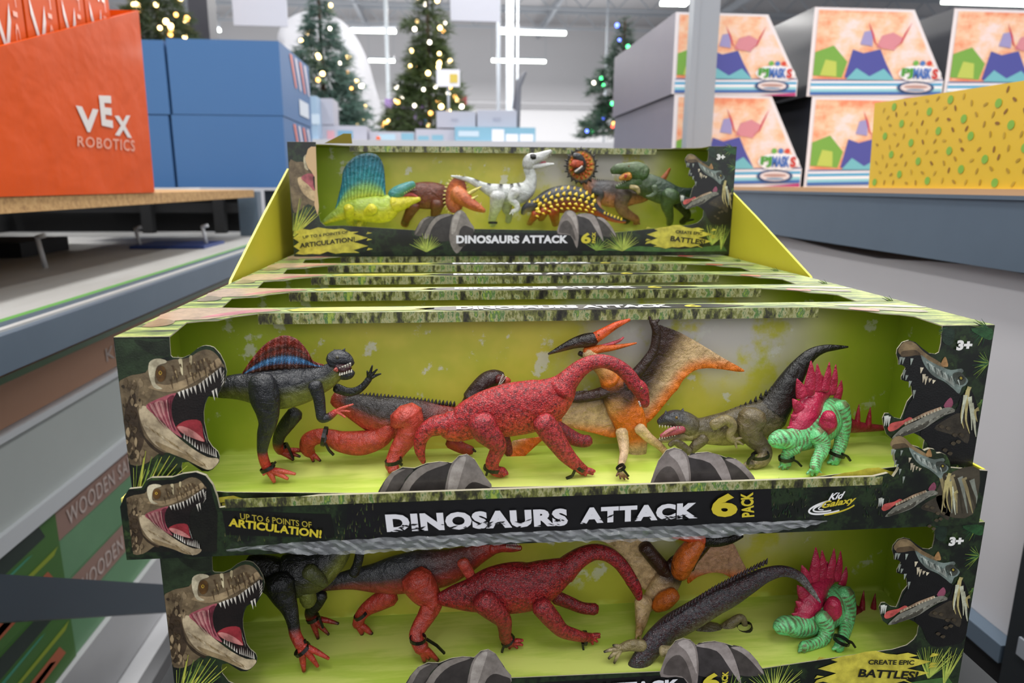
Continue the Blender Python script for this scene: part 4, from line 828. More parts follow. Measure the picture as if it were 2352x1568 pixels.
t.tie(1028, 1240, 52, t.fd(1070, 1310), [(1000, 1270), (980, 1330)], 40); t.tie(1618, 1222, 50, t.fd(1680, 1280), [(1600, 1260), (1610, 1325)], 85)

t = Toy('pteranodon_toy', 'orange and cream flying reptile toy hanging head up behind the dark scaly tail', ze, .08, FL, (2150, 1100), G2, **lo)
cw = lambda x, y: mixc(hx(CRM), hx('d86a24'), sstep(60, 10, abs(x-1600)*.3+(y-440)) if y < 500 else 0)
t.part('wing', [([(2080, 520, 55), (2180, 640, 58), (2280, 750, 55)], solid(BRN))], extra=lambda mb: plate(mb, ze, t.Y0+.005, [(1560, 400), (2060, 400), (2110, 560), (2200, 700), (2190, 860), (2060, 840), (1990, 700), (1900, 580), (1760, 480)], cw, .0016, 40))
t.part('body', [([(2330, 620, 60), (2290, 720, 95), (2230, 820, 110), (2150, 910, 85), (2070, 990, 62)], [(0, BRN), (.3, BRN), (.5, CRM), (1, CRM)], dict(fl=.6)), ([(2310, 880, 55, -.014), (2230, 935, 72, -.014), (2165, 985, 45, -.012)], solid('d06a1c'))])
t.limb('leg', [(2070, 940, 72), (2060, 1040, 58), (2045, 1130, 42), (2035, 1180, 36)], [(0, CRM), (1, 'c8a070')], ty=-.012, contact=(2030, 1230), toes=((2010, 1230, 12), (2050, 1235, 12)))
t.part('head', [], extra=lambda mb: [loft(mb, zg, t.Y0-.01, [(180, 700, 60), (205, 620, 76), (255, 540, 70), (310, 478, 54)], [(0, 'c8641e'), (1, 'e0702a')]), loft(mb, zg, t.Y0-.01, [(330, 470, 45), (240, 455, 30), (130, 445, 12)], 'd8501e'), loft(mb, zg, t.Y0-.01, [(350, 470, 42), (430, 470, 46), (520, 455, 40), (600, 440, 16)], '14100e'), loft(mb, zg, t.Y0-.008, [(260, 670, 16), (290, 600, 20), (360, 500, 26)], '30180f')])
t.part('wing', [], extra=lambda mb: plate(mb, zg, t.Y0+.006, [(430, 480), (530, 480), (590, 590), (650, 720), (560, 740), (480, 700), (400, 690), (300, 720), (235, 765), (240, 690), (320, 600)], lambda x, y: mixc(hx('c89878'), hx('e06818'), sstep(660, 730, y+(x-430)*.02)), .0016, 26))

t = Toy('allosaurus_toy', 'brown dinosaur toy with long dark ridged tail sweeping across the right of the lower box', zg, .03, FL, (200, 1150), G2, **lo)
def ex(mb):
    for i in range(34):
        k = i/33; x = 40+k*720; y = 1085-430*k**.92-78+36*abs(k-.5)
        cone(mb, zg, t.Y0-.004, (x, y+34), (x+14, y-4), 12, '2a2c30')
t.part('tail', [([(-150, 1460, 62, -.012), (-130, 1370, 66, -.012), (-70, 1270, 72, -.010), (20, 1150, 88, -.006), (120, 1065, 98), (250, 990, 98), (400, 900, 94), (520, 840, 86), (640, 770, 72), (760, 706, 54), (880, 680, 40), (985, 715, 32), (1060, 800, 22), (1130, 890, 6)], [(0, '3c4048', '4a4c4c'), (.35, '3a3d42', '6a6450'), (.6, '2c2e31', '3c3c3a'), (.78, '33343a', '55575c'), (1, '9a9a98')], dict(fl=.7, n=18))], 'toy_scaly', extra=ex)
t.part('body', [([(-20, 1190, 60, .02), (80, 1170, 70, .02), (180, 1200, 60, .02)], solid('8a7d58')), ([(60, 1220, 40, -.014), (130, 1215, 30, -.016), (190, 1200, 20, -.016)], solid('b0a078')), ([(290, 1085, 46, .03), (370, 1080, 58, .03), (440, 1075, 44, .03)], solid('5c553c'))])
t.limb('leg', [(425, 1120, 44), (480, 1075, 44), (540, 1025, 36), (588, 995, 28), (615, 1020, 22), (625, 1085, 16), (640, 1150, 14)], solid('7a6f50'), ty=.03)
t.tie(620, 1060, 46, .026, [(625, 1090), (640, 1160), (655, 1165)], 20)
t.limb('leg', [(-70, 1185, 44), (-150, 1180, 40), (-215, 1200, 30)], solid('8a7d58'), ty=-.01, toes=((-330, 1225, 13), (-300, 1270, 14), (-262, 1300, 14), (-270, 1180, 12)), toecol=keyed([(0, '8a7d58'), (.6, 'b8a880'), (1, '0c0c0c')]))

stego('green striped dinosaur toy with crimson back plates, in the lower box', Z(1451, 1128, 2.735), .05, FL, G2, (1180, 800), (.012, .092), LY, True)

# -- upper box --------------------------------------------------------------------
FT = TZ+.0272; up = dict(front=TY)
t = Toy('dimetrodon_toy', 'yellow dinosaur toy with tall teal sail', z7, .05, FT, (900, 900), G3, **up)
YL = 'd4cc34'
t.part('body', [([(425, 890, 14), (540, 825, 48), (660, 770, 80), (800, 745, 112), (930, 745, 130), (1050, 740, 135), (1130, 690, 105), (1180, 650, 80)], [(0, '9ab060', YL), (.3, 'a0b848', YL), (1, 'b0c848', YL)], dict(fl=.7, n=18))], 'toy_gloss')
t.part('head', [([(1140, 610, 62), (1200, 570, 66), (1280, 525, 52), (1350, 490, 34)], solid('3f8a88', '5a9a78')), ([(1150, 690, 95), (1230, 680, 72), (1320, 660, 48), (1410, 640, 22)], solid(YL)), ([(1230, 610, 30), (1320, 600, 26), (1390, 622, 12)], solid('a84038'))], 'toy_gloss', extra=lambda mb: t.teeth(mb, (1260, 575), (1360, 520), 6, (4, 16), dy=-.008, r=5, col='d8d080'))
t.part('sail', [], 'toy_gloss', extra=lambda mb: sail(mb, z7, t.Y0, [(560, 760), (680, 690), (800, 640), (930, 625), (1065, 610)], [(565, 740), (625, 500), (650, 345), (730, 240), (830, 190), (935, 182), (1010, 225), (1055, 340), (1072, 590)], [(0, 'b8c840'), (.22, '8ab058'), (.42, '2f8088'), (.8, '1f6a7c'), (1, '14464e')], ribs=16, th=.0013))
for P, c in (([(700, 730, 52), (705, 800, 46), (718, 870, 38), (730, 900, 36)], (730, 915)), ([(940, 735, 56), (880, 790, 44), (860, 840, 38), (850, 875, 34)], (850, 905))): t.limb('leg', P, solid('dcd43a'), ty=-.02, contact=c, mat_='toy_gloss')
t.limb('leg', [(850, 800, 40), (815, 880, 28), (800, 905, 30)], solid('c8c030'), ty=.01, mat_='toy_gloss')

t = Toy('triceratops_toy', 'brown horned dinosaur toy with orange spiky neck frill', z7, .068, FT, (1500, 900), G3, **up)
t.part('body', [([(1180, 700, 30), (1250, 650, 75), (1360, 610, 122), (1490, 605, 135), (1610, 610, 122), (1720, 620, 85)], [(0, '6a3420', '7a4028'), (1, '6a3420', '7a4028')], dict(fl=.65, n=18))])
t.limb('leg', [(1350, 700, 70), (1310, 780, 52), (1275, 850, 42), (1260, 890, 40)], [(0, '6e3824'), (.8, '6a3420'), (1, 'd0582c')], ty=-.014, contact=(1250, 910)); t.limb('leg', [(1590, 690, 70), (1570, 780, 50), (1560, 870, 40)], solid('6a3824'), ty=-.012, contact=(1560, 905))
def ex(mb):
    for i in range(30):
        a = i*math.tau/30; c, s_ = math.cos(a), math.sin(a)
        x, y = 1775+105*c-20*s_, 600+180*s_
        cone(mb, z7, t.Y0-.016, (x, y), (x+30*c, y+28*s_), 12, 'd8c878', n=5)
t.part('frill', [], extra=lambda mb: [plate(mb, z7, t.Y0-.016, [(1775+105*math.cos(i*math.tau/18)-20*math.sin(i*math.tau/18), 600+180*math.sin(i*math.tau/18)) for i in range(18)], lambda x, y: mixc(hx('d87838'), hx('8a3a1c'), sstep(.45, 1, math.hypot((x-1775)/110, (y-600)/185))), .004, 30), ex(mb)])
t.part('head', [([(1780, 580, 85, -.018), (1850, 630, 76, -.026), (1930, 690, 58, -.032), (2000, 730, 42, -.035), (2060, 760, 20, -.036)], [(0, 'd07a48'), (.5, 'b8582c'), (1, 'c06a34')])], extra=lambda mb: [loft(mb, z7, t.Y0-.03, [(1900, 590, 22), (1960, 555, 18), (2030, 515, 5)], 'd8cc70', n=8), loft(mb, z7, t.Y0-.034, [(1860, 640, 22), (1930, 640, 18), (1995, 605, 5)], 'd8cc70', n=8), cone(mb, z7, t.Y0-.036, (2010, 715), (2030, 670), 14, 'd8b070')])

zv = z8
t = Toy('velociraptor_toy', 'white slim dinosaur toy with black stripes and black eye patch', z8, .05, FT, (-50, 850), G3, **up)
def rap(tt, up, ang=0): return mixc(hx('c8ccc8'), hx('1c1d1e'), sstep(.25, .6, math.sin(tt*60))*sstep(.25, .75, up)*(1 if .1 < tt < .78 else 0))
t.part('body', [([(-520, 395, 8), (-440, 410, 18), (-330, 440, 30), (-210, 500, 45), (-110, 540, 72), (0, 565, 92), (110, 570, 105), (200, 530, 90), (245, 460, 62), (250, 390, 52), (225, 320, 52)], rap, dict(fl=.7, n=18, sub=8))], 'toy_gloss')
t.part('head', [([(220, 310, 55), (240, 250, 66), (310, 225, 52), (380, 190, 36), (445, 155, 15)], solid('b8bab8', 'd4d6d4')), ([(240, 300, 44), (320, 300, 28), (400, 288, 20), (468, 280, 10)], solid('d8dad8')), ([(255, 215, 34, -.0055), (285, 212, 32, -.0055)], solid('151515')), ([(320, 268, 14), (390, 262, 10)], solid('b8606a'))], 'toy_gloss', extra=lambda mb: t.teeth(mb, (340, 255), (440, 190), 6, (4, 14), dy=-.004, r=4))
t.limb('leg', [(-70, 590, 78), (-85, 680, 62), (-110, 760, 44), (-125, 820, 38), (-115, 860, 36)], solid('c8cac8'), ty=-.014, contact=(-110, 880), mat_='toy_gloss')
t.limb('leg', [(20, 620, 70), (15, 700, 52), (40, 760, 38), (30, 830, 30)], solid('b4b6b4'), ty=.008, contact=(30, 880), mat_='toy_gloss')
t.limb('arm', [(100, 545, 52), (60, 620, 36), (110, 670, 30), (115, 720, 26), (70, 740, 22)], solid('d0d2d0'), ty=-.016, mat_='toy_gloss', toes=((45, 765, 8), (75, 772, 8)))
t.tie(-118, 845, 40, -.016)

t = Toy('ankylosaurus_toy', 'dark armoured dinosaur toy covered in rows of yellow knobs', z8, .034, FT, (500, 850), G3, **up)
t.part('body', [([(270, 700, 48), (330, 670, 78), (440, 635, 115), (570, 620, 132), (700, 630, 125), (800, 670, 88), (880, 730, 52), (980, 785, 36), (1090, 825, 24), (1160, 835, 16)], [(0, '2c2e33', '8a4a28'), (.7, '2a2c30', 'b04a20'), (1, '1c1d20', 'a84a20')], dict(fl=.75, n=20))], 'toy_gloss')
def ex(mb):
    for row, (y0, amp) in enumerate(((0, 95), (55, 108), (112, 112), (165, 95), (212, 60))):
        for i in range(10):
            k = (i+.3*(row % 2))/9.5; x = 310+k*560; top = 510+150*abs(k-.5)**1.6*2.2-30*(k-.5)
            y = top+y0*(.9-.5*abs(k-.5)); rr = 17+5*R.random()
            cone(mb, z8, t.Y0-.004-.024*math.sin(min(1, (y0+22)/210)*1.4), (x, y+14), (x+(14 if row < 3 else 8), y-24+row*6), rr*1.1, 'dcc02e', n=7)
    for i in range(6): cone(mb, z8, t.Y0-.012, (960+i*32, 760+i*12), (966+i*32, 735+i*12), 12, 'd4ba2c', n=6)
t.part('knobs', [], 'toy_gloss', extra=ex)
t.part('head', [([(300, 680, 62), (240, 690, 58), (195, 715, 40), (170, 760, 20)], [(0, '2c2f35', '4a4038'), (1, '26282c', 'a89878')])], 'toy_gloss', extra=lambda mb: [cone(mb, z8, t.Y0-.01, (x, y), (x+4, y-22), 13, 'dcc02e', n=6) for x, y in ((235, 650), (280, 650), (325, 690), (305, 740), (345, 665))])
for P, c in (([(300, 760, 44), (265, 810, 34), (240, 850, 30)], (240, 865)), ([(470, 730, 62), (480, 800, 46), (490, 850, 40)], (490, 865)), ([(380, 730, 55), (350, 800, 40)], (350, 860))): t.limb('leg', P, solid('b04a22'), ty=-.006, contact=c, mat_='toy_gloss')

t = Toy('dilophosaurus_toy', 'tan dinosaur toy with round yellow and orange frill spread behind its head', z8, .074, FT, (1000, 850), G3, **up)
t.part('body', [([(770, 430, 45), (815, 480, 70), (880, 530, 100), (1000, 565, 125), (1120, 580, 120), (1230, 580, 95), (1340, 575, 68), (1440, 530, 42), (1520, 430, 30), (1590, 325, 12)], [(0, 'b0683c', 'c08050'), (.2, '5a5a5c', 'b87850'), (.55, '6a5a50', 'b87850'), (.8, 'a86038', 'b87850'), (1, 'b05a24')], dict(fl=.6, n=18))], extra=lambda mb: [cone(mb, z8, t.Y0, (850+i*20, 440+i*2.5), (854+i*20, 412+i*2.5), 9, '1c1c1e', n=5) for i in range(12)])
def fc(x, y): q = math.hypot((x-735)/140, (y-298)/160); a = math.atan2(y-298, x-735); return mixc(mixc(hx('d8862c'), hx('d8b030'), .5+.5*math.sin(a*11)), hx('2a2a26'), sstep(.78, .92, q))
t.part('frill', [], extra=lambda mb: [plate(mb, z8, t.Y0-.006, [(735+(142+(9 if i % 2 else -4))*math.cos(i*math.tau/36), 298+(164+(9 if i % 2 else -4))*math.sin(i*math.tau/36)) for i in range(36)], fc, .002, 16, 1)]+[cone(mb, z8, t.Y0-.006, (735+138*math.cos(i*.314), 298+158*math.sin(i*.314)), (735+172*math.cos(i*.314), 298+190*math.sin(i*.314)), 14, '34342e', n=5) for i in range(20)]+[loft(mb, z8, t.Y0-.009, [(735+rr*math.cos(a), 298+rr*1.15*math.sin(a), 11), (735+(rr+16)*math.cos(a), 298+(rr+16)*1.15*math.sin(a), 10)], 'd05a20', n=6, sub=2) for rr in (62, 92) for a in [k*.42+rr for k in range(15)]])
t.part('head', [([(730, 330, 55), (720, 270, 62, -.01), (700, 220, 48, -.018), (672, 196, 26, -.022)], solid('3a3c40')), ([(725, 320, 45, -.01), (700, 345, 34, -.02), (675, 358, 14, -.024)], solid('3a3c40')), ([(720, 275, 48, -.016), (680, 275, 44, -.02), (655, 290, 26, -.022)], solid('c8583a'))], extra=lambda mb: loft(mb, z8, t.Y0-.027, [(675, 355, 10), (710, 330, 10), (745, 300, 8)], 'e0d8d0', n=6))
t.limb('leg', [(1150, 560, 82), (1120, 650, 70), (1140, 730, 56), (1210, 780, 42), (1260, 810, 36), (1270, 845, 30)], [(0, '6a5c56'), (.35, '8a6450'), (1, 'b87850')], ty=-.012, contact=(1270, 868), toes=((1300, 858, 12), (1240, 862, 12))); t.limb('arm', [(860, 540, 40), (925, 570, 34), (900, 640, 24), (915, 700, 20), (935, 720, 14)], [(0, '4a4a4c'), (.3, '4a4a4c'), (.6, 'c08860'), (1, 'c89068')], ty=-.014)
t.limb('leg', [(1180, 760, 50), (1170, 830, 40)], solid('1c1c1e'), ty=.004, contact=(1170, 862))

t = Toy('tyrannosaurus_toy', 'dark green meat-eating dinosaur toy with big head facing left', z8, .044, FT, (1600, 850), G3, **up)
GR, GRD = '4a5f38', '2c3d2c'
t.part('body', [([(1240, 430, 80), (1330, 470, 108), (1440, 515, 118), (1550, 560, 112), (1650, 580, 88), (1750, 565, 56), (1830, 540, 34)], [(0, GR, '3a4a2c'), (.5, '34473a', GR), (1, '20302a', GRD)], dict(fl=.7, n=18)), ([(1210, 500, 22, -.014), (1270, 515, 26, -.016), (1290, 560, 18, -.016)], solid('a8986a'))])
t.part('head', [([(1330, 380, 95), (1250, 350, 96), (1160, 330, 62), (1085, 330, 52), (1035, 350, 32)], solid(GR, '4a6a3a')), ([(1290, 440, 80), (1210, 465, 58), (1140, 485, 40), (1075, 500, 20)], solid('4c6638', '46603a')), ([(1200, 395, 40, -.008), (1150, 405, 34, -.008), (1110, 420, 20, -.008)], solid('c8882c')), ([(1165, 385, 16, -.016), (1160, 410, 12, -.016)], solid('b03a30'))], extra=lambda mb: [t.teeth(mb, (1040, 380), (1160, 385), 7, (2, 20), dy=-.008, r=6), t.teeth(mb, (1080, 492), (1160, 450), 5, (0, -18), dy=-.008, r=5), t.eye(mb, 1195, 300, 9, -.02, '806020')])
t.limb('leg', [(1600, 580, 92), (1565, 665, 66), (1580, 740, 48), (1592, 800, 38), (1590, 845, 36)], [(0, '48603e'), (1, '5a6a4a')], ty=-.016, contact=(1590, 866)); t.limb('leg', [(1670, 650, 60), (1730, 720, 46), (1760, 780, 36), (1710, 840, 32)], solid('18221a'), ty=.012, contact=(1710, 862), toes=((1820, 815, 12),))
t.limb('arm', [(1440, 500, 30), (1445, 560, 24), (1400, 590, 18), (1365, 590, 10)], solid('56684c'), ty=-.024)

# ------------------------------------------------------------------ the cartons of the display
GROUP_ROW = 'dinosaur cartons packed in the tray'
first = thing('toy_carton', (0, 0, -BH), 'front window carton of six plastic dinosaurs, the open one facing out above the tray front', 'toy box', GROUP_ROW)
carton_parts(first)
ORD = ['second carton in the tray row, its top just behind the front carton', 'third carton in the tray row counted from the front', 'fourth carton in the tray row counted from the front', 'fifth carton in the tray row, showing right under the upright rear carton', 'last carton of the tray row, hidden under the upright rear carton']
for i, lb in enumerate(ORD):
    c = copy_tree(first); c.location = (0, .108*(i+1), -BH); c['label'] = lb
low = copy_tree(first); low.location = (LX, LY, LZ); low['label'] = 'lower window carton of dinosaurs directly beneath the tray'; low['group'] = 'dinosaur cartons under the tray'
LOWL = ['carton packed right behind the lower window carton', 'middle carton of those packed under the tray', 'fourth carton back under the tray', 'fifth carton back under the tray', 'rearmost carton under the tray']
for i, lb in enumerate(LOWL):
    c = copy_tree(low); c.location = (LX, LY+.108*(i+1), LZ); c['label'] = lb
rear = thing('toy_carton', (TX, TY, TZ), 'upright window carton standing on top of the row at the back, left corner folded in', 'toy box', 'dinosaur cartons on the row')
carton_parts(rear, 'folded')
b = MB(); b.box(-.022, .022, 0, .0008, 0, .017)
o = MB(); v = [o.vert(p) for p in ((-.225, .03, BH+.0003), (-.262, .03, BH+.0003), (-.235, .024, BH+.013), (-.225, .024, BH+.013), (-.225, .032, BH+.0003), (-.262, .032, BH+.0003), (-.235, .026, BH+.013), (-.225, .026, BH+.013))]
for q in ((0, 1, 2, 3), (4, 7, 6, 5), (0, 3, 7, 4), (1, 5, 6, 2), (2, 6, 7, 3)): o.face([v[i] for i in q])
o.build('bent_tab', [mat('tab_board', '9a8a3a', .7)], rear, local=True)

# the open tray that holds the upper row
tray = thing('display_tray', (0, -.008, -BH-.003), 'dark printed cardboard tray with yellow green sides and big lettering on its front', 'display tray')
b = MB(); b.box(-.3085, .3085, -.008, .66, -BH-.0035, -BH-.0005); b.build('base', [M['edge']], tray)
for s, nm in ((-1, 'l'), (1, 'r')):
    b = MB(); pts = [(-.008, -BH-.003), (-.008, -.1085), (.06, -.1085), (.20, -.075), (.275, 0), (.43, .058), (.60, .1185), (.66, .1185), (.66, -BH-.003)]
    def X(y): return s*(.3068+.0085*max(0, min(1, y/.6)))
    a0 = [b.vert((X(y), y, z)) for y, z in pts]; a1 = [b.vert((X(y)+s*.0026, y, z)) for y, z in pts]; n = len(pts)
    for q in tessellate_polygon([[Vector((y, z, 0)) for y, z in pts]]): b.face([a0[i] for i in q]); b.face([a1[i] for i in q], 1)
    for i in range(n): j = (i+1) % n; b.face([a0[i], a0[j], a1[j], a1[i]], 2)
    b.build('side_panel', [M['tray_side'], M['jungle'], mat('cut_edge', 'd8d43c' if s > 0 else 'e4dc70', .5)], tray)
b = MB(); b.box(-.314, .314, .66, .663, -BH-.003, .1185); b.build('back_panel', [M['board']], tray)
YL_ = -.0105
def LIP(px, py): P = onY(px, py, YL_); return (P.x, P.z+BH)
lt = [LIP(*p) for p in ((285, 1140), (296, 1123), (325, 1120), (336, 1103), (347, 1097), (395, 1096), (420, 1088), (450, 1084), (472, 1092), (488, 1113), (498, 1140), (504, 1166))]
rt = [LIP(*p) for p in ((2040, 1086), (2052, 1095), (2061, 1082), (2065, 1074), (2056, 1059), (2053.7, 1036), (2057.5, 1022.5), (2071, 1018.5), (2090, 1021), (2113, 1028), (2123, 1035), (2136, 1030), (2147, 1032), (2151, 1041), (2163, 1040), (2174, 1045), (2181, 1059), (2184, 1074))]
zt = LIP(1200, 1122)[1]
lip = [(-.3095, -.003), (.3095, -.003), (.3095, .0405)] + rt[::-1] + [(.22, zt), (0, zt), (-.18, zt)] + lt[::-1] + [(-.3095, .036)]
b = MB(); panel(b, [(p[0], p[1]-BH) for p in lip], YL_, .0025); fl = b.build('front_lip', [M['jungle_dark'], M['edge']], tray)
b = MB(); b.box(lt[-1][0]+.004, rt[0][0]-.004, YL_-.0004, YL_+.0003, zt-BH-.0065, zt-BH-.0002); b.build('moss_edge', [M['moss']], fl)
shift = lambda p: (p[0], p[1]-BH)
rl = parent_loc(fl)
def lipart(fn, name, mats):
    a = Art(YL_, shift); fn(a); o = MB(); o.__dict__.update(a.mb.__dict__); return o.build(name, mats, fl)
e0 = LIP(359, 1132); e1 = FPt(369, 855)
def g(a):
    a.shape([LIP(*p) for p in ((287, 1141), (300, 1126), (330, 1124), (345, 1103), (400, 1101), (450, 1092), (480, 1108), (500, 1180), (498, 1266), (305, 1268))], '15160f', 1)
    trex(a, .79, .69, e0[0]-e1[0], e0[1]-e1[1], vmin=-.001, ground=False)
lipart(g, 'printed_dinosaur_head', [M['skin_art']])
s0, s1 = LIP(2165, 1070), FPt(*z4(640, 490))
o = lipart(lambda a: spino(a, .84, .86, s0[0]-s1[0], s0[1]-s1[1], False), 'printed_dinosaur_head', [M['skin_art']]); o['label'] = 'dark open-jawed head on the right'
def g(a):
    a.shape([LIP(*p) for p in ((2190, 1082), (2250, 1078), (2235, 1180), (2170, 1182), (2150, 1130))], '4a4436')
    a.k += 1; a.lock = True
    for k in range(9): x = 2160+k*9; a.line([LIP(x, 1085+k*2), (LIP(x+8, 1130)), LIP(x+2+k*3, 1178)], .0042, ['9c9068', '3a3426', '8a9084'][k % 3], True)
    a.lock = False
    a.shape([LIP(*p) for p in ((800, 1158), (1770, 1118), (1775, 1205), (790, 1248))], '0c0c0f', 1)
    a.shape([LIP(*p) for p in ((510, 1172), (760, 1180), (770, 1235), (520, 1228))], '0b0c09', 1)
    for i in range(150): u = R.uniform(510, 880); v = 1160+R.random()*90 - (u-510)*.03; a.shape([LIP(u, v), LIP(u+R.uniform(-3, 6), v-R.uniform(6, 16)), LIP(u+3, v)], R.choice(('34421e', '4c5a26', '26401f', '545436', '1c2414')), 1, k=5) if u > 770 or v > 1230 else None
    for i in range(130): u = R.uniform(1770, 2040); v = 1115+R.random()*75; a.shape([LIP(u, v), LIP(u+R.uniform(-3, 7), v-R.uniform(5, 14)), LIP(u+3, v)], R.choice(('2a3a1c', '3a4a24', '1c3a24', '4a4a34', '142014')), 1, k=5) if not (1850 < u < 1980) else None
lipart(g, 'printed_forest', [M['art']])
mb = MB(); ye = YL_-.0022
def quad(p00, p10, p01, Y):
    """text frame from three traced points on a plane of constant depth"""
    A, B, C_ = onY(*p00, Y), onY(*p10, Y), onY(*p01, Y)
    return lambda s, t: tuple(A+(B-A)*s+(C_-A)*t)
def lipput(*args): k_ = MB(); lettering(k_, *args); k_.build('printed_lettering', [M['ink']], fl)
lipput('DINOSAURS', quad((889, 1222), (1305, 1207), (884, 1181), ye), 'dcdce2', .062, 0, 1.1); lipput('ATTACK', quad((1333, 1203), (1602, 1190), (1333, 1166), ye), 'dcdce2', .062, 0, 1.1)
P0, P1 = onY(889, 1222, ye), onY(1602, 1162, ye); mb = MB(); splats(mb, P0.x, P1.x, P0.z, P1.z, ye-.0003, 70, '0c0c0f', 4); mb.build('lettering_scratches', [M['ink']], fl)
lipput('6', quad((1634, 1188), (1694, 1186), (1634, 1134), ye), 'c9b832', .045)
lipput('PACK', quad((1733, 1186), (1730, 1130), (1704, 1188), ye), 'c9b832', .04)
lipput('UP TO 6 POINTS OF', quad((552, 1192), (716, 1212), (551, 1178), ye), 'a89a34', .012)
lipput('ARTICULATION!', quad((525, 1208), (738, 1236), (526, 1189), ye), 'c9b832', .04)
lipput('Kid', quad((1902, 1149), (1936, 1144), (1908, 1133), ye), 'e8e8e8', .03, .2)
lipput('Galaxy', quad((1886, 1172), (1964, 1158), (1890, 1152), ye), 'c9b832', .03, .25)
def g(a):
    a.lock = True
    def arc(cx, cy, rx, ry, a0, a1, w, col): a.line([LIP(cx+rx*math.cos(math.radians(q)), cy-ry*math.sin(math.radians(q))-(rx*math.cos(math.radians(q)))*.22) for q in range(a0, a1, 12 if a1 > a0 else -12)], w, col)
    arc(1912, 1162, 54, 14, 95, 290, .0014, 'e8e8e8'); arc(1912, 1161, 44, 10, 110, 270, .0012, 'e8e8e8'); arc(1914, 1160, 34, 7, 120, 240, .0009, 'e8e8e8'); arc(1912, 1164, 56, 15, 250, 345, .0012, 'c9b832')
lipart(g, 'printed_logo', [M['ink']])
# crinkled film hanging under the tray front
b = MB(); q = random.Random(5); n = 110; rows = []
FX = (520, 600, 700, 900, 1200, 1500, 1700, 1850, 1900); FA = (1262, 1252, 1244, 1234, 1222, 1210, 1200, 1195, 1194); FB = (1264, 1264, 1276, 1268, 1245, 1243, 1229, 1212, 1197)
def lerp(x, A, B): i = max(0, min(len(A)-2, sum(1 for a_ in A if a_ <= x)-1)); return B[i]+(B[i+1]-B[i])*(x-A[i])/(A[i+1]-A[i])
for i in range(n+1):
    s = i/n; x = 520+1380*s; y0 = lerp(x, FX, FA)+q.uniform(-1.5, 1.5); y1 = lerp(x, FX, FB)+q.uniform(-3, 3)
    rows.append([b.vert(onY(x, y0+(y1-y0)*k/4, -.0125-.003*q.random()), (.8, .8, .8)) for k in range(5)])
for r0, r1 in zip(rows, rows[1:]):
    for k in range(4): b.face([r0[k], r1[k], r1[k+1], r0[k+1]], 0, False)
o = b.build('plastic_film', [M['film']], None, (0, -.0125, -.155)); tag(o, 'strip of crinkled clear film hanging below the tray front', 'plastic film')
b = MB(); b.box(-.33, .36, -.02, .66, LZ-.10, LZ-.0005); b.box(-.30, .33, .0, .64, FLOOR, LZ-.10)
o = b.build('display_stand', [mat('stand_board', '2a2c2e', .8)], None, (0, .3, FLOOR)); tag(o, 'plain dark stand carrying the stacked dinosaur cartons', 'stand')

# ------------------------------------------------------------------ the store around it
M['steel'] = mat('blue_grey_steel', '5c6b7a', .36, .15, noise=(6, .2, '4c5a68'))
M['steel_dark'] = mat('dark_steel', '323f4b', .45, .1)
M['steel_light'] = mat('pale_steel', '9aa0a8', .4, .3)
M['particle'] = ramp_noise_mat('particle_board', [(.3, '8a6440'), (.5, 'b8905c'), (.7, 'caa472')], 60, rough=.8)
M['deck'] = ramp_noise_mat('grey_deck', [(.3, '9a9894'), (.6, 'b4b4b2')], 3, stretch=(1, .2, 1), rough=.45)
M['black'] = mat('rack_shade', '121315', .8)  # near-black that puts the shade inside the racks into the colour
M['carton_pale'] = mat('pale_carton', 'b4b5b8', .5, noise=(3, .2, '9a9a9c'))
b = MB(); b.box(-30, 30, -8, 42, FLOOR-.1, FLOOR); o = b.build('floor', [mat('concrete', '38383a', .4, noise=(1.5, .3))], None, (0, 0, FLOOR)); struct(o, 'grey concrete store floor', 'floor')  # shade low in the aisle is mixed into this dark base colour
b = MB(); b.box(-30, 30, 40, 40.2, FLOOR, 8.6); o = b.build('wall_back', [mat('white_wall', 'dcdce0', .7)], None, (0, 40, FLOOR)); struct(o, 'white far wall of the store', 'wall')
b = MB(); b.box(-30, 30, 39.85, 40, 4.6, 8.6); o = b.build('trim_1', [mat('shaded_wall_band', 'b0b0b4', .7)], None, (0, 39.9, 4.6)); struct(o, 'upper part of the far wall, shade put into its grey', 'wall shade')  # the upper wall is in shade; that shade is put into this colour
b = MB(); b.box(-30, 30, 39.8, 39.85, 4.2, 4.45); o = b.build('trim_2', [mat('rail_grey', 'a4a4a8', .6)], None, (0, 39.8, 4.2)); struct(o, 'rail along the far wall', 'rail')
b = MB(); b.box(-30, 30, 4, 42, 8.6, 8.8); o = b.build('ceiling', [mat('grey_roof_deck', 'a2a2a6', .7, bump=('n', 3, .2, .02))], None, (0, 20, 8.6)); struct(o, 'grey metal roof deck', 'ceiling')
k = 3
for y in range(8, 40, 4):
    b = MB(); b.bar((-30, y, 8.35), (30, y, 8.35), .12, .16); b.bar((-30, y, 7.6), (30, y, 7.6), .08, .08)
    for i in range(-20, 20): b.bar((i*1.5, y, 7.6), (i*1.5+.75, y, 8.35), .05); b.bar((i*1.5+.75, y, 8.35), (i*1.5+1.5, y, 7.6), .05)
    o = b.build('trim_%d' % k, [M['steel_light']], None, (0, y, 7.6)); struct(o, 'steel roof joist', 'joist'); k += 1
for x in (-12, -4, 5, 13):
    b = MB(); b.bar((x, 6, 8.0), (x, 40, 8.0), .16, .3); o = b.build('trim_%d' % k, [M['steel_light']], None, (x, 20, 8)); struct(o, 'lengthwise steel roof girder', 'girder'); k += 1
M['tube'] = mat('glowing_tube', 'ffffff', .4, emit='f4fff2', es=9)
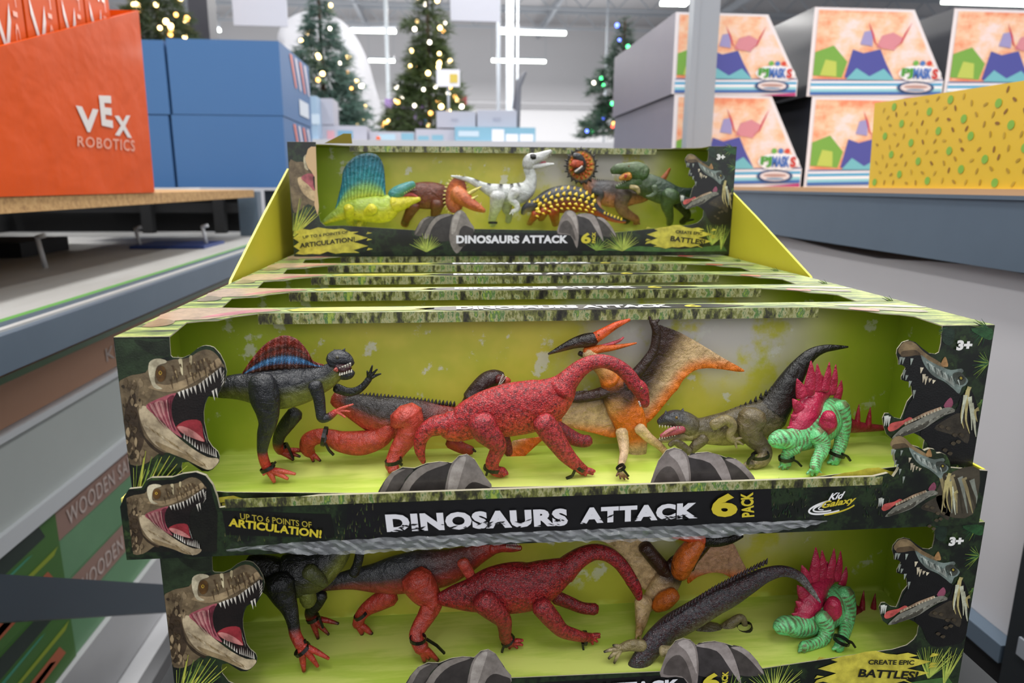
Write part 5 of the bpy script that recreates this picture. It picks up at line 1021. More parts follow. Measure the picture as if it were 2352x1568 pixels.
LBL = ['long ceiling light tube left of the centre tree', 'long ceiling light tube right of the tall white column', 'lower ceiling light tube left of the centre tree', 'lower ceiling light tube right of the column', 'short ceiling light above the blue cartons', 'bright ceiling light at the upper right corner', 'ceiling light just left of the grey rack post']
for (x0, x1, y), lb in zip(((806, 908, 70), (1147, 1302, 73), (848, 905, 139), (1130, 1255, 139), (468, 504, 68), (2170, 2420, 2), (1520, 1580, 6)), LBL):
    A, B = onZ(x0, y, 5.3), onZ(x1, y, 5.3); t_ = thing('ceiling_light', tuple((A+B)/2), lb, 'ceiling light', 'store light tubes')
    b = MB(); B = Vector((B.x, A.y, 5.3)); w = .16 if y > 20 else .3; b.bar(A, B, w, .09); b.build('tube', [M['tube']], t_)
    b = MB(); b.bar(A+Vector((0, 0, .09)), B+Vector((0, 0, .09)), w*1.6, .07)
    for q in (A, B): b.bar(q+Vector((0, 0, .1)), (q.x, q.y, 8.6), .02)
    b.build('housing', [M['steel_light']], t_)

# left rack ---------------------------------------------------------------------
XL = -.98
XB = -.83                                      # the lower beam stands further out than the wooden shelf
zD = onX(0, 768, XB).z; zE = onX(0, 864, XB).z
rk = thing('storage_rack', (XL, 1.5, FLOOR), 'steel rack on the left with wooden shelf above and grey shelf below', 'rack', 'store racks')
b = MB(); b.box(-2.3, XL, -1.2, 2.95, .035, .068); b.build('wood_shelf', [M['particle']], rk)
b = MB(); b.box(-2.3, XB-.02, -1.2, 3.3, zD-.03, zD); b.build('grey_shelf', [M['deck']], rk)
b = MB(); b.box(XB-.05, XB, -1.2, 3.3, zE, zD-.004); b.box(XB-.05, XB-.035, -1.2, 3.3, zE-.005, zD+.004); b.build('beam', [M['steel']], rk)
b = MB(); b.box(XB-.07, XB-.05, -1.2, 3.3, zD-.02, zD+.0035); b.build('green_strip', [mat('green_label', '5d9a4a', .5)], rk)
for i, (x, y) in enumerate(((XL-.09, 3.0), (XL-.09, 3.5), (-2.3, 3.0), (XL-.09, -1.1))):
    b = MB(); b.box(x, x+.09, y, y+.07, FLOOR, .06 if i < 2 else 2.0); b.build('upright', [M['steel'] if i < 2 else M['steel_dark']], rk)
b = MB(); b.box(-2.34, -2.3, -1.2, 3.4, zD, .035); b.box(-2.3, XL-.12, 3.34, 3.37, zD, .03); b.build('shade_backing', [M['black']], rk)  # black backing stands in for the shade under the wooden shelf
b = MB(); b.box(-2.25, XL-.1, 3.25, 3.30, zD+.1, zD+.15); b.box(-1.6, -1.55, 3.2, 3.25, zD, .03); b.box(-1.25, -1.2, 3.2, 3.25, zD, .03); b.build('rear_beam', [M['black']], rk)
M['white_wire'] = mat('white_wire', 'c4c6cc', .4)
for (x0, y0, x1, y1), lb in zip(((92, 545, 105, 615), (320, 525, 323, 568), (472, 521, 476, 565)), ('white wire hook nearest on the left grey shelf', 'middle white wire hook on the grey shelf', 'farthest white wire hook on the grey shelf')):
    P = onZ(x1, y1, zD); h = onY(x0, y0, P.y).z; b = MB(); T_ = Vector((P.x-.012, P.y, h)); b.tube(P, T_, .007); b.ball(T_, .007); b.tube(T_, T_+Vector((.022, .0, .006)), .007)
    o = b.build('wire_hook', [M['white_wire']], None, tuple(P)); tag(o, lb, 'hook', 'wire hooks on the shelf')
P, Q = onZ(298, 572, zD), onZ(490, 566, zD)
b = MB(); b.box(P.x, Q.x, P.y, P.y+.25, zD+.0005, zD+.012); o = b.build('blue_tray', [mat('blue_plastic', '2a3f7a', .5)], None, (P.x, P.y, zD)); tag(o, 'flat blue tray lying deep on the grey shelf', 'tray')
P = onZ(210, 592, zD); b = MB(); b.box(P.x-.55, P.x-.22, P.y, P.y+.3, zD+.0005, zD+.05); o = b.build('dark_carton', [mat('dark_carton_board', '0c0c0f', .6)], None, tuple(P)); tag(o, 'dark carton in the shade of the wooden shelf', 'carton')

def onL(px, py): P = onX(px, py, XL+.004); return P
# orange tray with kit boxes
M['orange'] = mat('orange_glossy_board', 'd24c02', .5, spec=.12, coat=.05, bump=('n', 5, .35, .03))
M['orange2'] = mat('orange_box_board', 'd8540e', .45, spec=.15)
ot = thing('orange_tray', (XL, 1.5, .068), 'big glossy orange tray with white lettering on the wooden shelf', 'carton')
A, B, C_, D = onL(0, 105), onL(315, 22), onL(355, 440), onL(0, 450)
b = MB(); zb_ = .0685; sl = (B.z-A.z)/(B.y-A.y); y0 = .82; pts = [(y0, zb_), (C_.y, zb_), (B.y+.01, B.z), (y0, A.z+(y0-A.y)*sl)]
i0 = [b.vert((XL+.004, y, z)) for y, z in pts]; i1 = [b.vert((XL-.36, y, z)) for y, z in pts]; i2 = [b.vert((XL-.002, y, z)) for y, z in pts]; 
b.face(i0); b.face(i1[::-1]); b.face([i0[0], i1[0], i1[1], i0[1]]); b.face([i0[1], i1[1], i1[2], i0[2]]); b.face([i0[3], i0[0], i1[0], i1[3]]); b.face(i2[::-1]); b.face([i0[2], i2[2], i2[3], i0[3]])
b.build('tray', [M['orange']], ot)
mb = MB()
def pq(p00, p10, p01, p11=None):
    A_, B_, C2 = onX(*p00, XL+.006), onX(*p10, XL+.006), onX(*p01, XL+.006); D2 = onX(*p11, XL+.006) if p11 else B_+C2-A_
    return lambda s, t: tuple(A_*(1-s)*(1-t)+B_*s*(1-t)+C2*(1-s)*t+D2*s*t)
W_ = 'dcd4d0'
lettering(mb, 'V', pq((176, 300), (230, 306), (174, 242), (226, 252)), W_, .045); lettering(mb, 'E', pq((234, 288), (260, 294), (227, 219), (255, 220)), W_, .045); lettering(mb, 'X', pq((264, 310), (303, 317), (262, 266), (300, 265)), W_, .045)
lettering(mb, 'ROBOTICS', pq((178, 336), (310, 348), (178, 312), (309, 322)), 'e09a80', .015, 0, 1.15)
mb.build('printed_lettering', [M['ink']], ot)
OB = ['nearest orange kit box standing in the orange tray', 'second orange kit box from the near end of the tray', 'third orange kit box in the orange tray', 'farthest orange kit box in the orange tray']
for (x0, x1), lb in zip(((-25, 59), (60, 136), (137, 199), (200, 257)), OB):
    P, Q = onX(x0, 60, XL-.03), onX(x1, 60, XL-.03); t_ = thing('kit_box', (XL-.15, (P.y+Q.y)/2, .07), lb, 'toy box', 'orange kit boxes in the tray')
    b = MB(); b.box(XL-.33, XL-.03, P.y+.004, Q.y-.004, .07, onX((x0+x1)/2, -90, XL-.03).z); b.build('box', [M['orange2']], t_)
    mb = MB(); zc_ = onX(x0, 70, XL-.028).z; w = Q.y-P.y
    lettering(mb, 'VEX', lambda s, t: (XL-.028, P.y+w*(.15+.42*t), zc_+.42-.56*s), W_, 0); lettering(mb, 'ROBOTICS', lambda s, t: (XL-.028, P.y+w*(.66+.12*t), zc_+.42-.5*s), 'f0a890', 0); mb.build('printed_lettering', [M['ink']], t_)

# blue cartons
M['blue'] = mat('blue_carton_board', '3a699e', .55, noise=(2, .12, '335f90'))
M['blue_print'] = mat('carton_print', 'ffffff', .5, attr=True)
YB = 3.2
BL = ['upper blue carton of the right stack on the left rack', 'lower blue carton of the right stack on the left rack', 'upper blue carton half hidden behind the orange tray', 'lower blue carton half hidden behind the orange tray']
for (x0, y0, x1, y1), lb in zip(((397, 94, 640, 262), (409, 267, 650, 430), (200, 92, 374, 260), (200, 265, 386, 430)), BL):
    P, Q = onY(x0, y1, YB), onY(x1, y0, YB); t_ = thing('blue_carton', ((P.x+Q.x)/2, YB, P.z), lb, 'carton', 'blue cartons on the left rack')
    b = MB(); b.box(P.x, Q.x, YB, YB+.75, max(P.z, .069), Q.z, m=0); b.build('carton', [M['blue']], t_)
    if x1 > 500:
        b = MB(); X_ = Q.x+.003; H = Q.z-P.z
        for k_ in range(4):
            ya, c = YB+.22+k_*.12, hx('e07a6a' if k_ % 2 == 0 else 'd8d4e4'); ids = [b.vert((X_, ya+dy, P.z+H*zz), c) for dy, zz in ((0, .95), (.06, .95), (.14, .5), (.10, .5))]; b.face(ids)
        b.face([b.vert((X_, YB+.4+dy, P.z+H*zz), hx('d4dce8')) for dy, zz in ((0, .12), (.26, .12), (.26, .36), (0, .36))])
        b.build('printed_stripes', [M['blue_print']], t_)

# cartons below the left beam
def zAt(px, py): return onX(px, py, XL).z
def long_carton(name, z0, z1, y0, y1, m, lb, x=XL, grp='long cartons below the left shelf'):
    t_ = thing(name, (x-.3, (y0+y1)/2, z0), lb, 'carton', grp); b = MB(); b.box(x-.6, x, y0, y1, z0, z1); b.build('carton', m, t_); return t_
za_, zb2, zc2, zd2 = zAt(0, 1000), zAt(0, 1262), zAt(150, 1150), zAt(247, 1415)
c1 = long_carton('long_carton', za_+.004, zAt(0, 872), .3, 2.95, [mat('tan_carton', 'bb8f74', .6)], 'tan long carton right under the grey beam on the left', XL-.01)
b = MB(); q = onX(244, 818, XL-.008); lettering(b, 'KID', lambda s, t: (XL-.008, q.y+.12*s, q.z-.015+.035*t), 'c8b8b0', 0); b.face([b.vert(p, hx('567a4c')) for p in ((XL-.009, .3, zAt(0, 890)), (XL-.009, 2.94, zAt(0, 890)), (XL-.009, 2.94, zAt(0, 873)), (XL-.009, .3, zAt(0, 873)))]); b.build('printed_band', [M['ink']], c1)
c2 = long_carton('long_carton', zb2+.03, za_-.012, .3, 2.95, [mat('grey_carton', 'b2b8b6', .5, noise=(2, .25, '9ca4a2'))], 'broad grey white carton under the tan one')
b = MB(); b.box(XL-.6, XL+.012, .3, 2.95, za_-.012, za_+.003); b.build('rim', [mat('pale_rim', 'c6cace', .4)], c2); b = MB(); b.box(XL-.6, XL+.012, .3, 2.95, zb2-.008, zb2+.03); b.build('rim', [mat('pale_rim', 'c6cace', .4)], c2)
zs = [zb2-.009, zAt(250, 1300) , zd2]
zmid = (zs[0]+zs[2])/2
for i, (z1_, z0_) in enumerate(((zs[0], zmid), (zmid-.001, zs[2]))):
    t_ = long_carton('sandbox_carton', z0_, z1_, .35, 2.95, [mat('green_print', '66936c', .45, noise=(4, .3, '527c5a'))], ('upper', 'lower')[i]+' green sandbox carton with a brown band lying on the left', XL-.004, 'sandbox cartons')
    h = z1_-z0_; b = MB(); y1 = onX(140, 1180, XL).y-.02; X_ = XL-.001
    def strip(ya, yb, za, zb, c): b.face([b.vert(p, hx(c)) for p in ((X_, ya, za), (X_, yb, za), (X_, yb, zb), (X_, ya, zb))])
    strip(y1, 2.94, z1_-h*.42, z1_, '93756a'); strip(.36, y1, z0_, z1_, '3f6a2c')
    X_ += .0015
    for ya, yb, zf, zg_, c in ((.5, y1-.05, .68, .98, '22302a'), (.66, y1-.1, .6, .72, '3f8a70'), (.7, y1-.04, .1, .36, 'a85a3c'), (.74, y1-.08, .14, .3, 'c8a8a0'), (.45, .62, .2, .5, '2c4c1c'), (.5, y1-.01, .44, .47, '8a9a2a')):
        b.face([b.vert(p, hx(c)) for p in ((X_, ya, z0_+h*zf), (X_, yb, z0_+h*(zf+.1)), (X_, yb-.02, z0_+h*zg_), (X_, ya+.05, z0_+h*(zg_-.04)))])
    lettering(b, 'WOODEN SANDBOX', lambda s, t: (X_+.001, y1+.04+.5*s, z1_-h*.34+h*.22*t), 'c8bab4', 0, 0, 1.1); b.build('printed_cover', [M['blue_print']], t_)
z3 = onX(275, 1568, XL+.01).z
t_ = long_carton('long_carton', z3+.012, zd2-.002, .35, 2.95, [M['carton_pale']], 'upper pale carton near the floor on the left', XL+.01, 'pale cartons near the floor'); t_ = long_carton('long_carton', FLOOR+.001, z3+.006, .35, 2.95, [M['carton_pale']], 'lowest pale carton on the floor at the left', XL+.06, 'pale cartons near the floor')
P1, P2 = CAM+ray(0, 1377)*1.0, CAM+ray(365, 1376)*1.68
d_ = (P2-P1); P0_ = P1-d_*.45; P3 = P2+d_*((FLOOR+.03-P2.z)/d_.z)
b = MB(); b.bar(P0_, P3, .05, .062); b.bar(P0_+Vector((.0, 0, .034)), P3+Vector((0, 0, .034)), .03, .006)
o = b.build('steel_bar', [M['steel_dark']], None, tuple(P3)); tag(o, 'blue grey steel bar slanting down beside the lower carton', 'steel bar')

# right rack --------------------------------------------------------------------
XR = .8
rr_ = thing('storage_rack', (XR, 1.5, FLOOR), 'steel rack on the right with a broad blue grey beam', 'rack', 'store racks')
b = MB(); b.box(XR, XR+.05, .46, 2.15, -.032, .082); b.box(XR-.004, XR+.05, .46, 2.15, .078, .0845); b.build('beam', [M['steel']], rr_)
b = MB(); b.box(XR+.004, 2.4, .46, 3.4, .0846, .0945); b.build('shelf_board', [mat('pale_particle', 'c49a70', .7)], rr_)
for i, y in enumerate((2.12, .375)):
    b = MB(); b.box(XR-.002, XR+.085, y, y+.075, FLOOR, 2.6 if i == 0 else .0)
    if i == 0: b.box(XR-.012, XR+.01, y-.006, y+.02, FLOOR, 2.6)
    else:
        for z in (-.5, -.62, -.74): b.box(XR-.006, XR-.002, y+.03, y+.05, z, z+.03, m=1)
    b.build('upright', [M['steel_light'] if i == 0 else mat('shaded_steel', '181d21', .5), M['steel_light']], rr_)  # shadow on the near upright is put into its darker steel
b = MB(); b.box(XR, XR+.032, .46, 2.15, -.664, -.632); b.build('beam', [M['steel']], rr_)
b = MB(); b.box(XR+.02, XR+.04, .46, 2.11, FLOOR, -.665); b.build('shade_sheet', [M['black']], rr_)  # dark sheet added in place of the shade below the lower beam
b = MB(); b.box(1.5, 1.52, .3, 3.4, FLOOR, .08); b.build('shade_backing', [M['black']], rr_)  # dark backing added for the shadow in the gap above the carton
b = MB(); cp = [(1700, 538), (1790, 542), (1810, 546), (1917, 574), (2016, 593), (2075, 597), (2134, 600), (2273, 611), (2360, 630)]; tp = [onX(x, y, XR+.03) for x, y in cp]
tp = [(p.y, min(p.z, -.034)) for p in tp]; tp.append((.465, tp[-1][1])); bt = [(p[0], -.6315) for p in tp]; i0 = [b.vert((XR+.03, y, z)) for y, z in tp]; j0 = [b.vert((XR+.03, y, z)) for y, z in bt]; i1 = [b.vert((XR+.6, y, z)) for y, z in tp]; j1 = [b.vert((XR+.6, y, z)) for y, z in bt]
for k in range(len(tp)-1): b.face([i0[k], i0[k+1], j0[k+1], j0[k]]); b.face([i1[k], j1[k], j1[k+1], i1[k+1]]); b.face([i0[k], i1[k], i1[k+1], i0[k+1]]); b.face([j0[k], j0[k+1], j1[k+1], j1[k]])
for k in (0, -1): b.face([i0[k], j0[k], j1[k], i1[k]])
o = b.build('bulk_carton', [mat('plain_grey_carton', 'c8c7ca', .5, noise=(2, .15, 'b4b4b8'))], None, (XR+.3, 1, -.632)); tag(o, 'large plain grey carton with sagging top under the right beam', 'carton')

# yellow tray on the right shelf
yt_ = thing('yellow_tray', (XR+.2, 1.0, .0946), 'long yellow carton printed with green dots and small brown leaves', 'carton')
P, Q, S_ = onX(1995, 428, XR+.012), onX(2009, 237, XR+.012), onX(2352, 185, XR+.012); ya = .3; sl = (S_.z-Q.z)/(S_.y-Q.y)
pts = [(P.y, .0946), (ya, .0946), (ya, S_.z+(ya-S_.y)*sl), (Q.y, Q.z)]
b = MB(); i0 = [b.vert((XR+.012, y, z)) for y, z in pts]; i1 = [b.vert((XR+.34, y, z)) for y, z in pts]; b.face(i0); b.face(i1[::-1])
for k in range(4): j = (k+1) % 4; b.face([i0[k], i1[k], i1[j], i0[j]])
b.build('carton', [mat('yellow_board', 'ddb524', .45, coat=.15)], yt_)
b = MB(); q = random.Random(11); X_ = XR+.0112
for r in range(9):
    for k in range(34):
        y = P.y-.02-k*.0335-(r % 2)*.016+q.uniform(-.006, .006); z = .106+r*.0185+q.uniform(-.004, .004)
        if z > Q.z+(y-Q.y)*sl-.008 or y < ya+.02: continue
        gq = (k+3*r) % 5 == 0; n = 10; rad = .0075 if gq else .0055; an = q.uniform(0, 3)
        c = hx('7fb03a') if gq else hx(q.choice(('b08a1c', 'a8801c', '8a5c18', 'c09a24'))); ids = []
        for m_ in range(n):
            u, v = rad*math.cos(m_*math.tau/n), rad*(1 if gq else .45)*math.sin(m_*math.tau/n); ids.append(b.vert((X_, y+u*math.cos(an)-v*math.sin(an), z+u*math.sin(an)+v*math.cos(an)), c))
        b.face(ids)
b.build('printed_dots', [M['blue_print']], yt_)

# white boxes with bright artwork on the right shelf
YP = 2.35
M['art_cloud'] = ramp_noise_mat('orange_cloud_print', [(.3, 'd9583e'), (.42, 'e8946e'), (.5, 'eec6a4'), (.58, 'ecdcdc'), (.72, 'eab48c')], 2.6, stretch=(1, 1, 1.5), rough=.35)
M['navy'] = mat('dark_box_side', '272a34', .35, coat=.2)
M['mauve'] = mat('mauve_box_side', '716c7c', .4, noise=(1.5, .3, '565a6a'))
zA, zB = .0946, onY(1900, 222, YP).z
WB = ['lower left bright printed box behind the grey post', 'lower right bright printed box beside the yellow carton', 'upper left bright printed box behind the grey post with mauve side', 'upper middle bright printed box', 'upper right bright printed box cut by the frame edge']
dims = [(1545, 1850, zA, 225), (1858, 2160, zA, 224), (1538, 1822, zB, 27), (1845, 2152, zB, 15), (2155, 2462, zB, 18)]
for i, ((x0, x1, z0, yt), lb) in enumerate(zip(dims, WB)):
    A, B = onY(x0, 300, YP), onY(x1, 300, YP); z1_ = (zB-.001) if i < 2 else onY(x0, yt, YP).z; w, h = B.x-A.x, z1_-z0
    t_ = thing('toy_box', ((A.x+B.x)/2, YP, z0), lb, 'toy box', 'bright printed boxes on the right shelf')
    prof = [(0, 0), (1, 0), (1, .2), (.72, 1), (0, 1)]; dp = 1.0
    b = MB(); f0 = [b.vert((A.x+w*u, YP, z0+h*v)) for u, v in prof]; f1_ = [b.vert((A.x+w*u, YP+dp, z0+h*v)) for u, v in prof]; b.face(f0, 0)
    b.face(f1_[::-1], 1)
    for k in range(5): j = (k+1) % 5; b.face([f0[k], f1_[k], f1_[j], f0[j]], 2 if (k == 4 and i in (0, 2)) else 1)
    b.build('box', [mat('white_box_front', 'e6e2e6', .4), M['navy'], M['mauve']], t_)
    def U(u, v, d=.002): return (A.x+w*u, YP-d, z0+h*v)
    b = MB(); b.face([b.vert(U(u, v)) for u, v in ((.03, .2), (.97, .2), (.70, .97), (.03, .97))]); b.build('cover_art', [M['art_cloud']], t_)
    b = MB()
    def blob(cx, cy, rx, ry, c, d=.004, n=16, tilt=0): b.face([b.vert(U(cx+rx*math.cos(q*math.tau/n)+tilt*math.sin(q*math.tau/n), cy+ry*math.sin(q*math.tau/n), d), hx(c)) for q in range(n)])
    # plain colour fields in place of the cover characters
    def patch(cx, cy, w_, h_, c, d, seed):
        q = random.Random(seed); n = 22; b.face([b.vert(U(cx+w_*(1+q.uniform(-.18, .18))*math.cos(k*math.tau/n), cy+h_*(1+q.uniform(-.14, .14))*math.sin(k*math.tau/n), d), hx(c)) for k in range(n)])
    def shard(c, d, *pts): b.face([b.vert(U(u, v, d), hx(c)) for u, v in pts])
    shard('74a844', .003, (.03, .24), (.24, .22), (.27, .40), (.16, .58), (.03, .50)); shard('b8c85a', .0035, (.08, .24), (.2, .23), (.19, .40), (.11, .42))
    shard('4a4f9e', .004, (.26, .22), (.62, .22), (.55, .40), (.50, .55), (.38, .50), (.30, .54)); shard('6fb8c4', .005, (.27, .20), (.63, .20), (.54, .33), (.44, .24), (.34, .33)); shard('9a96c8', .004, (.35, .60), (.44, .58), (.43, .76), (.37, .74)); shard('d28a96', .004, (.47, .57), (.60, .54), (.66, .68), (.58, .74), (.50, .70))
    for s_ in (-1, 1): b.face([b.vert(U(.55+s_*u, v, .005), hx('cc4a5c')) for u, v in ((.04, .56), (.09, .62), (.11, .72), (.16, .86), (.13, .74), (.10, .62))])
    for v0, v1, c in ((.015, .05, '3f6ab0'), (.05, .085, '8ecbd8'), (.085, .115, 'f0f0f4'), (.115, .15, '58a8d0'), (.15, .175, 'e8e8f0'), (.175, .19, '5a6a9a')): b.face([b.vert(U(u, v, .003), hx(c)) for u, v in ((.02, v0-.0), (.99, v0+.03), (.99-.0, v1+.03), (.02, v1))])
    b.face([b.vert(U(u, v, .0035), hx('b83a7a')) for u, v in ((.7, .0), (.99, .0), (.99, .04))])
    blob(.81, .28, .16, .10, 'eef0f4', .006, 14); blob(.79, .12, .14, .075, '39507c', .006); blob(.79, .12, .115, .055, 'e2d8d8', .007); blob(.79, .13, .09, .018, 'b8948c', .008); blob(.79, .09, .07, .012, '7a9ab8', .008)
    for q, c in ((.77, '6ab04a'), (.82, '4a7ac0'), (.87, 'd04a3a')): blob(q, .40, .02, .03, c, .007)
    lettering(b, 'PJ', lambda s, t: U(.67+.085*s, .22+.12*t, .009), '4a9a3a', .05); lettering(b, 'MASK', lambda s, t: U(.758+.135*s, .22+.125*t, .009), '3a6ab8', .05); lettering(b, 'S', lambda s, t: U(.897+.045*s, .22+.12*t, .009), 'c83a34', .05)
    b.build('cover_print', [M['blue_print']], t_)

# ------------------------------------------------------------------ seasonal display beyond
ZP = onY(1150, 327, 5.8).z
b = MB(); b.box(-2.1, 2.4, 5.6, 10.4, FLOOR, ZP-.001); o = b.build('display_platform', [mat('platform_board', 'c8c8cc', .7)], None, (0, 8, FLOOR)); tag(o, 'wide pale platform carrying the trees and white cartons', 'platform')
M['needle'] = mat('fir_needles', 'ffffff', .6, attr=True)
M['bark'] = mat('tree_trunk', '3a2a1c', .8)
BULB = {c: mat('bulb_'+n, c, .4, emit=c, es=e) for n, c, e in (('warm', 'ffd890', 7), ('amber', 'ffb860', 5), ('blue', '5a70ff', 5), ('red', 'ff5a40', 4), ('green', '50ff90', 4), ('white', 'fff4e0', 5))}
bulb_me = {}
for c, m_ in BULB.items():
    b = MB(); b.ball((0, 0, 0), 1, n=8); o = b.build('bulb', [m_]); bulb_me[c] = o.data; bpy.data.objects.remove(o)
def tree(label, Y, cx, top, bot, hw, shade, bulbs, nb, seed, tiers=((0, 1),), rb=.018):
    q = random.Random(seed); T0, B0 = onY(cx, top, Y), onY(cx, bot, Y); H = T0.z-B0.z; Wd = onY(cx+hw, bot, Y).x-B0.x
    t_ = thing('christmas_tree', (B0.x, Y, ZP), label, 'christmas tree', 'lit christmas trees')
    b = MB(); b.tube((B0.x, Y, ZP), (B0.x, Y, T0.z-.05), .035, .012); b.build('trunk', [M['bark']], t_)
    b = MB(); sites = []
    N = 1150
    for i in range(N):
        k = 1-math.sqrt(q.random()); ok = any(a <= k <= c for a, c in tiers)
        if not ok and q.random() < .93: continue
        loc = 1
        for a, c in tiers:
            if a <= k <= c and len(tiers) > 1: loc = .55+.55*(c-k)/(c-a) if a == 0 else .75+.5*(c-k)/(c-a)
        r = Wd*(1-k)*loc*(.35+.65*math.sqrt(q.random()))*(1+.12*math.sin(k*37)); an = q.uniform(0, math.tau)
        P = Vector((B0.x+r*math.cos(an), Y+r*math.sin(an), B0.z+H*k-.12*r)); out = Vector((math.cos(an), math.sin(an), .15-.5*q.random()))
        if r > Wd*(1-k)*.5: sites.append((P+out*.05, k))
        L = H*.055*(1.1-.4*k)
        for n_ in range(13):
            d = (out+Vector((q.uniform(-.9, .9), q.uniform(-.9, .9), q.uniform(-.7, .7)))).normalized(); s = d.orthogonal().normalized()*L*.085; base = P+out*L*q.uniform(-.8, .8)
            if base.z < ZP+L*1.55: continue
            g_ = q.uniform(.7, 1.25); c = tuple(x*g_ for x in shade); ids = [b.vert(p, c) for p in (base-s, base+s, base+d*L*q.uniform(.8, 1.5))]; b.face(ids)
    b.build('foliage', [M['needle']], t_)
    front = [s for s in sites if (s[0].y-Y) < Wd*.35]; q.shuffle(front)
    for P, k in front[:nb]:
        c = q.choice(bulbs); o = bpy.data.objects.new('bulb', bulb_me[c]); COL.objects.link(o); o.parent = t_; o.location = P+Vector((0, -.03, 0))-t_.location; r = rb*q.uniform(.75, 1.15); o.scale = (r, r, r)
    return t_
WARM = ('ffd890', 'ffd890', 'ffb860', 'fff4e0')
tree('bluish fir tree with warm lights in front of the white arch', 7.2, 748, -45, 312, 112, hx('4a665c'), WARM, 34, 2, ((0, 1),), .02)
tree('tall centre tree in two tiers with many warm lights', 7.8, 988, -60, 335, 125, hx('3c4f26'), WARM, 62, 3, ((0, .66), (.68, 1)), .024)
tree('cropped tree with warm lights above the blue cartons', 6.6, 372, -150, 130, 100, hx('34462a'), ('ffd890', 'ffb860'), 46, 4, ((0, 1),), .022)
tree('dark tree with coloured lights left of the mauve box', 6.4, 1425, 35, 326, 118, hx('24402e'), ('5a70ff', 'ffb860', 'ff5a40', '50ff90', 'fff4e0', '5a70ff'), 34, 5, ((0, .38), (.42, 1)), .018)
b = MB(); yb_ = 330+22*(onY(770, 330, 9.0).z-ZP-.002)/(onY(770, 330, 9.0).z-onY(770, 352, 9.0).z); ol = [(648, 120), (637, 85), (655, 48), (700, 26), (745, 28), (790, 52), (820, 88), (845, 140), (862, 200), (878, 262), (884, yb_), (660, yb_), (655, 200)]
plate(b, Z(0, 0, 1), 9.0, catmull(ol[:11], 4)+ol[11:], lambda x, y: (.8, .8, .85), .22, 40, 1); o = b.build('white_arch', [mat('white_inflatable', 'f0f0f6', .5)], None, tuple(onY(770, 330, 9.0))); tag(o, 'big white rounded arch panel behind the bluish tree', 'arch')
def sign(name, lb, x0, y0, x1, y1, Y, col='c4c6d2', extra=None, wires=True):
    P, Q = onY(x0, y1, Y), onY(x1, y0, Y); t_ = thing(name, ((P.x+Q.x)/2, Y, P.z), lb, 'sign', None); b = MB(); b.box(P.x, Q.x, Y, Y+.02, P.z, Q.z); b.build('board', [mat('sign_board', col, .5)], t_)
    if extra:
        b = MB(); A, B = onY(extra[0], extra[3], Y-.004), onY(extra[2], extra[1], Y-.004); b.box(A.x, B.x, Y-.006, Y-.001, A.z, B.z); b.build('price_patch', [mat('patch', extra[4], .5)], t_)
    if not wires: b = MB(); b.tube(((P.x+Q.x)/2, Y+.03, ZP), ((P.x+Q.x)/2, Y+.03, Q.z-.02), .012); b.build('pole', [M['steel_light']], t_)
    if wires:
        b = MB()
        for x in (P.x+.05, Q.x-.05): b.bar((x, Y+.01, Q.z), (x, Y+.01, 8.6), .012)
        b.build('wire', [M['steel_light']], t_)
sign('hanging_sign', 'white sign hanging above the blue cartons', 537, -40, 655, 58, 7.0); sign('hanging_sign', 'white sign hanging right of the centre tree top', 1035, -40, 1148, 47, 8.6)
sign('price_card', 'small white card with yellow patch fixed to the centre tree', 1003, 160, 1056, 198, 6.9, 'e4e4ee', (1033, 170, 1051, 190, 'd0b850'), False)
def block(name, lb, cat, x0, y0, x1, y1, Y, dpt, m, grp=None, prints=()):
    P, Q = onY(x0, y1, Y), onY(x1, y0, Y)
    if y1 > 320: P.z = max(P.z, ZP+.0005)
    t_ = thing(name, ((P.x+Q.x)/2, Y, P.z), lb, cat, grp); b = MB(); b.box(P.x, Q.x, Y, Y+dpt, P.z, Q.z); b.build('carton', [m], t_)
    for a0, b0, a1, b1, c in prints:
        b = MB(); A, B = onY(a0, b1, Y-.003), onY(a1, b0, Y-.003); b.face([b.vert(p, hx(c)) for p in ((A.x, Y-.003, A.z), (B.x, Y-.003, A.z), (B.x, Y-.003, B.z), (A.x, Y-.003, B.z))]); b.build('print', [M['blue_print']], t_)
    return t_
M['white_carton'] = mat('white_carton_board', 'b0b0bc', .5); M['teal_carton'] = mat('teal_carton_board', '7faec4', .5); G = 'white cartons on the platform'
T_ = '7aa8bc'
block('white_carton', 'left white carton on the teal carton', 'carton', 1003, 256, 1092, 293, 6.0, .4, M['white_carton'], G, ((1036, 272, 1052, 278, 'a0a0b0'),))
block('white_carton', 'right white carton on the teal carton', 'carton', 1096, 254, 1187, 291, 6.0, .4, M['white_carton'], G, ((1132, 270, 1150, 278, 'a0a0b0'),))
block('teal_carton', 'teal edged carton beneath the two white ones', 'carton', 1045, 293, 1230, 326.5, 5.8, .4, M['teal_carton'], G, ((1053, 301, 1100, 313, 'c0d0dc'), (1130, 297, 1158, 324, 'e8e8f0'), (1162, 308, 1190, 324, 'e8e8f0'), (1194, 308, 1225, 324, 'e8e8f0')))
block('white_carton', 'pale carton in front of the centre tree trunk', 'carton', 955, 297, 1044, 327, 5.9, .4, M['white_carton'], G, ((960, 312, 985, 325, T_), (992, 310, 1018, 325, T_)))
block('white_carton', 'small pale blue carton left of centre', 'carton', 848, 303, 952, 327, 5.9, .4, M['white_carton'], G, ((870, 308, 908, 325, 'a8c4d4'), (922, 306, 950, 322, T_)))
block('white_carton', 'white topped carton in front of the bluish tree', 'carton', 738, 289, 842, 327, 5.85, .4, M['white_carton'], G, ((776, 300, 810, 317, '6f9cb8'), (752, 300, 768, 324, 'd8a0a8')))
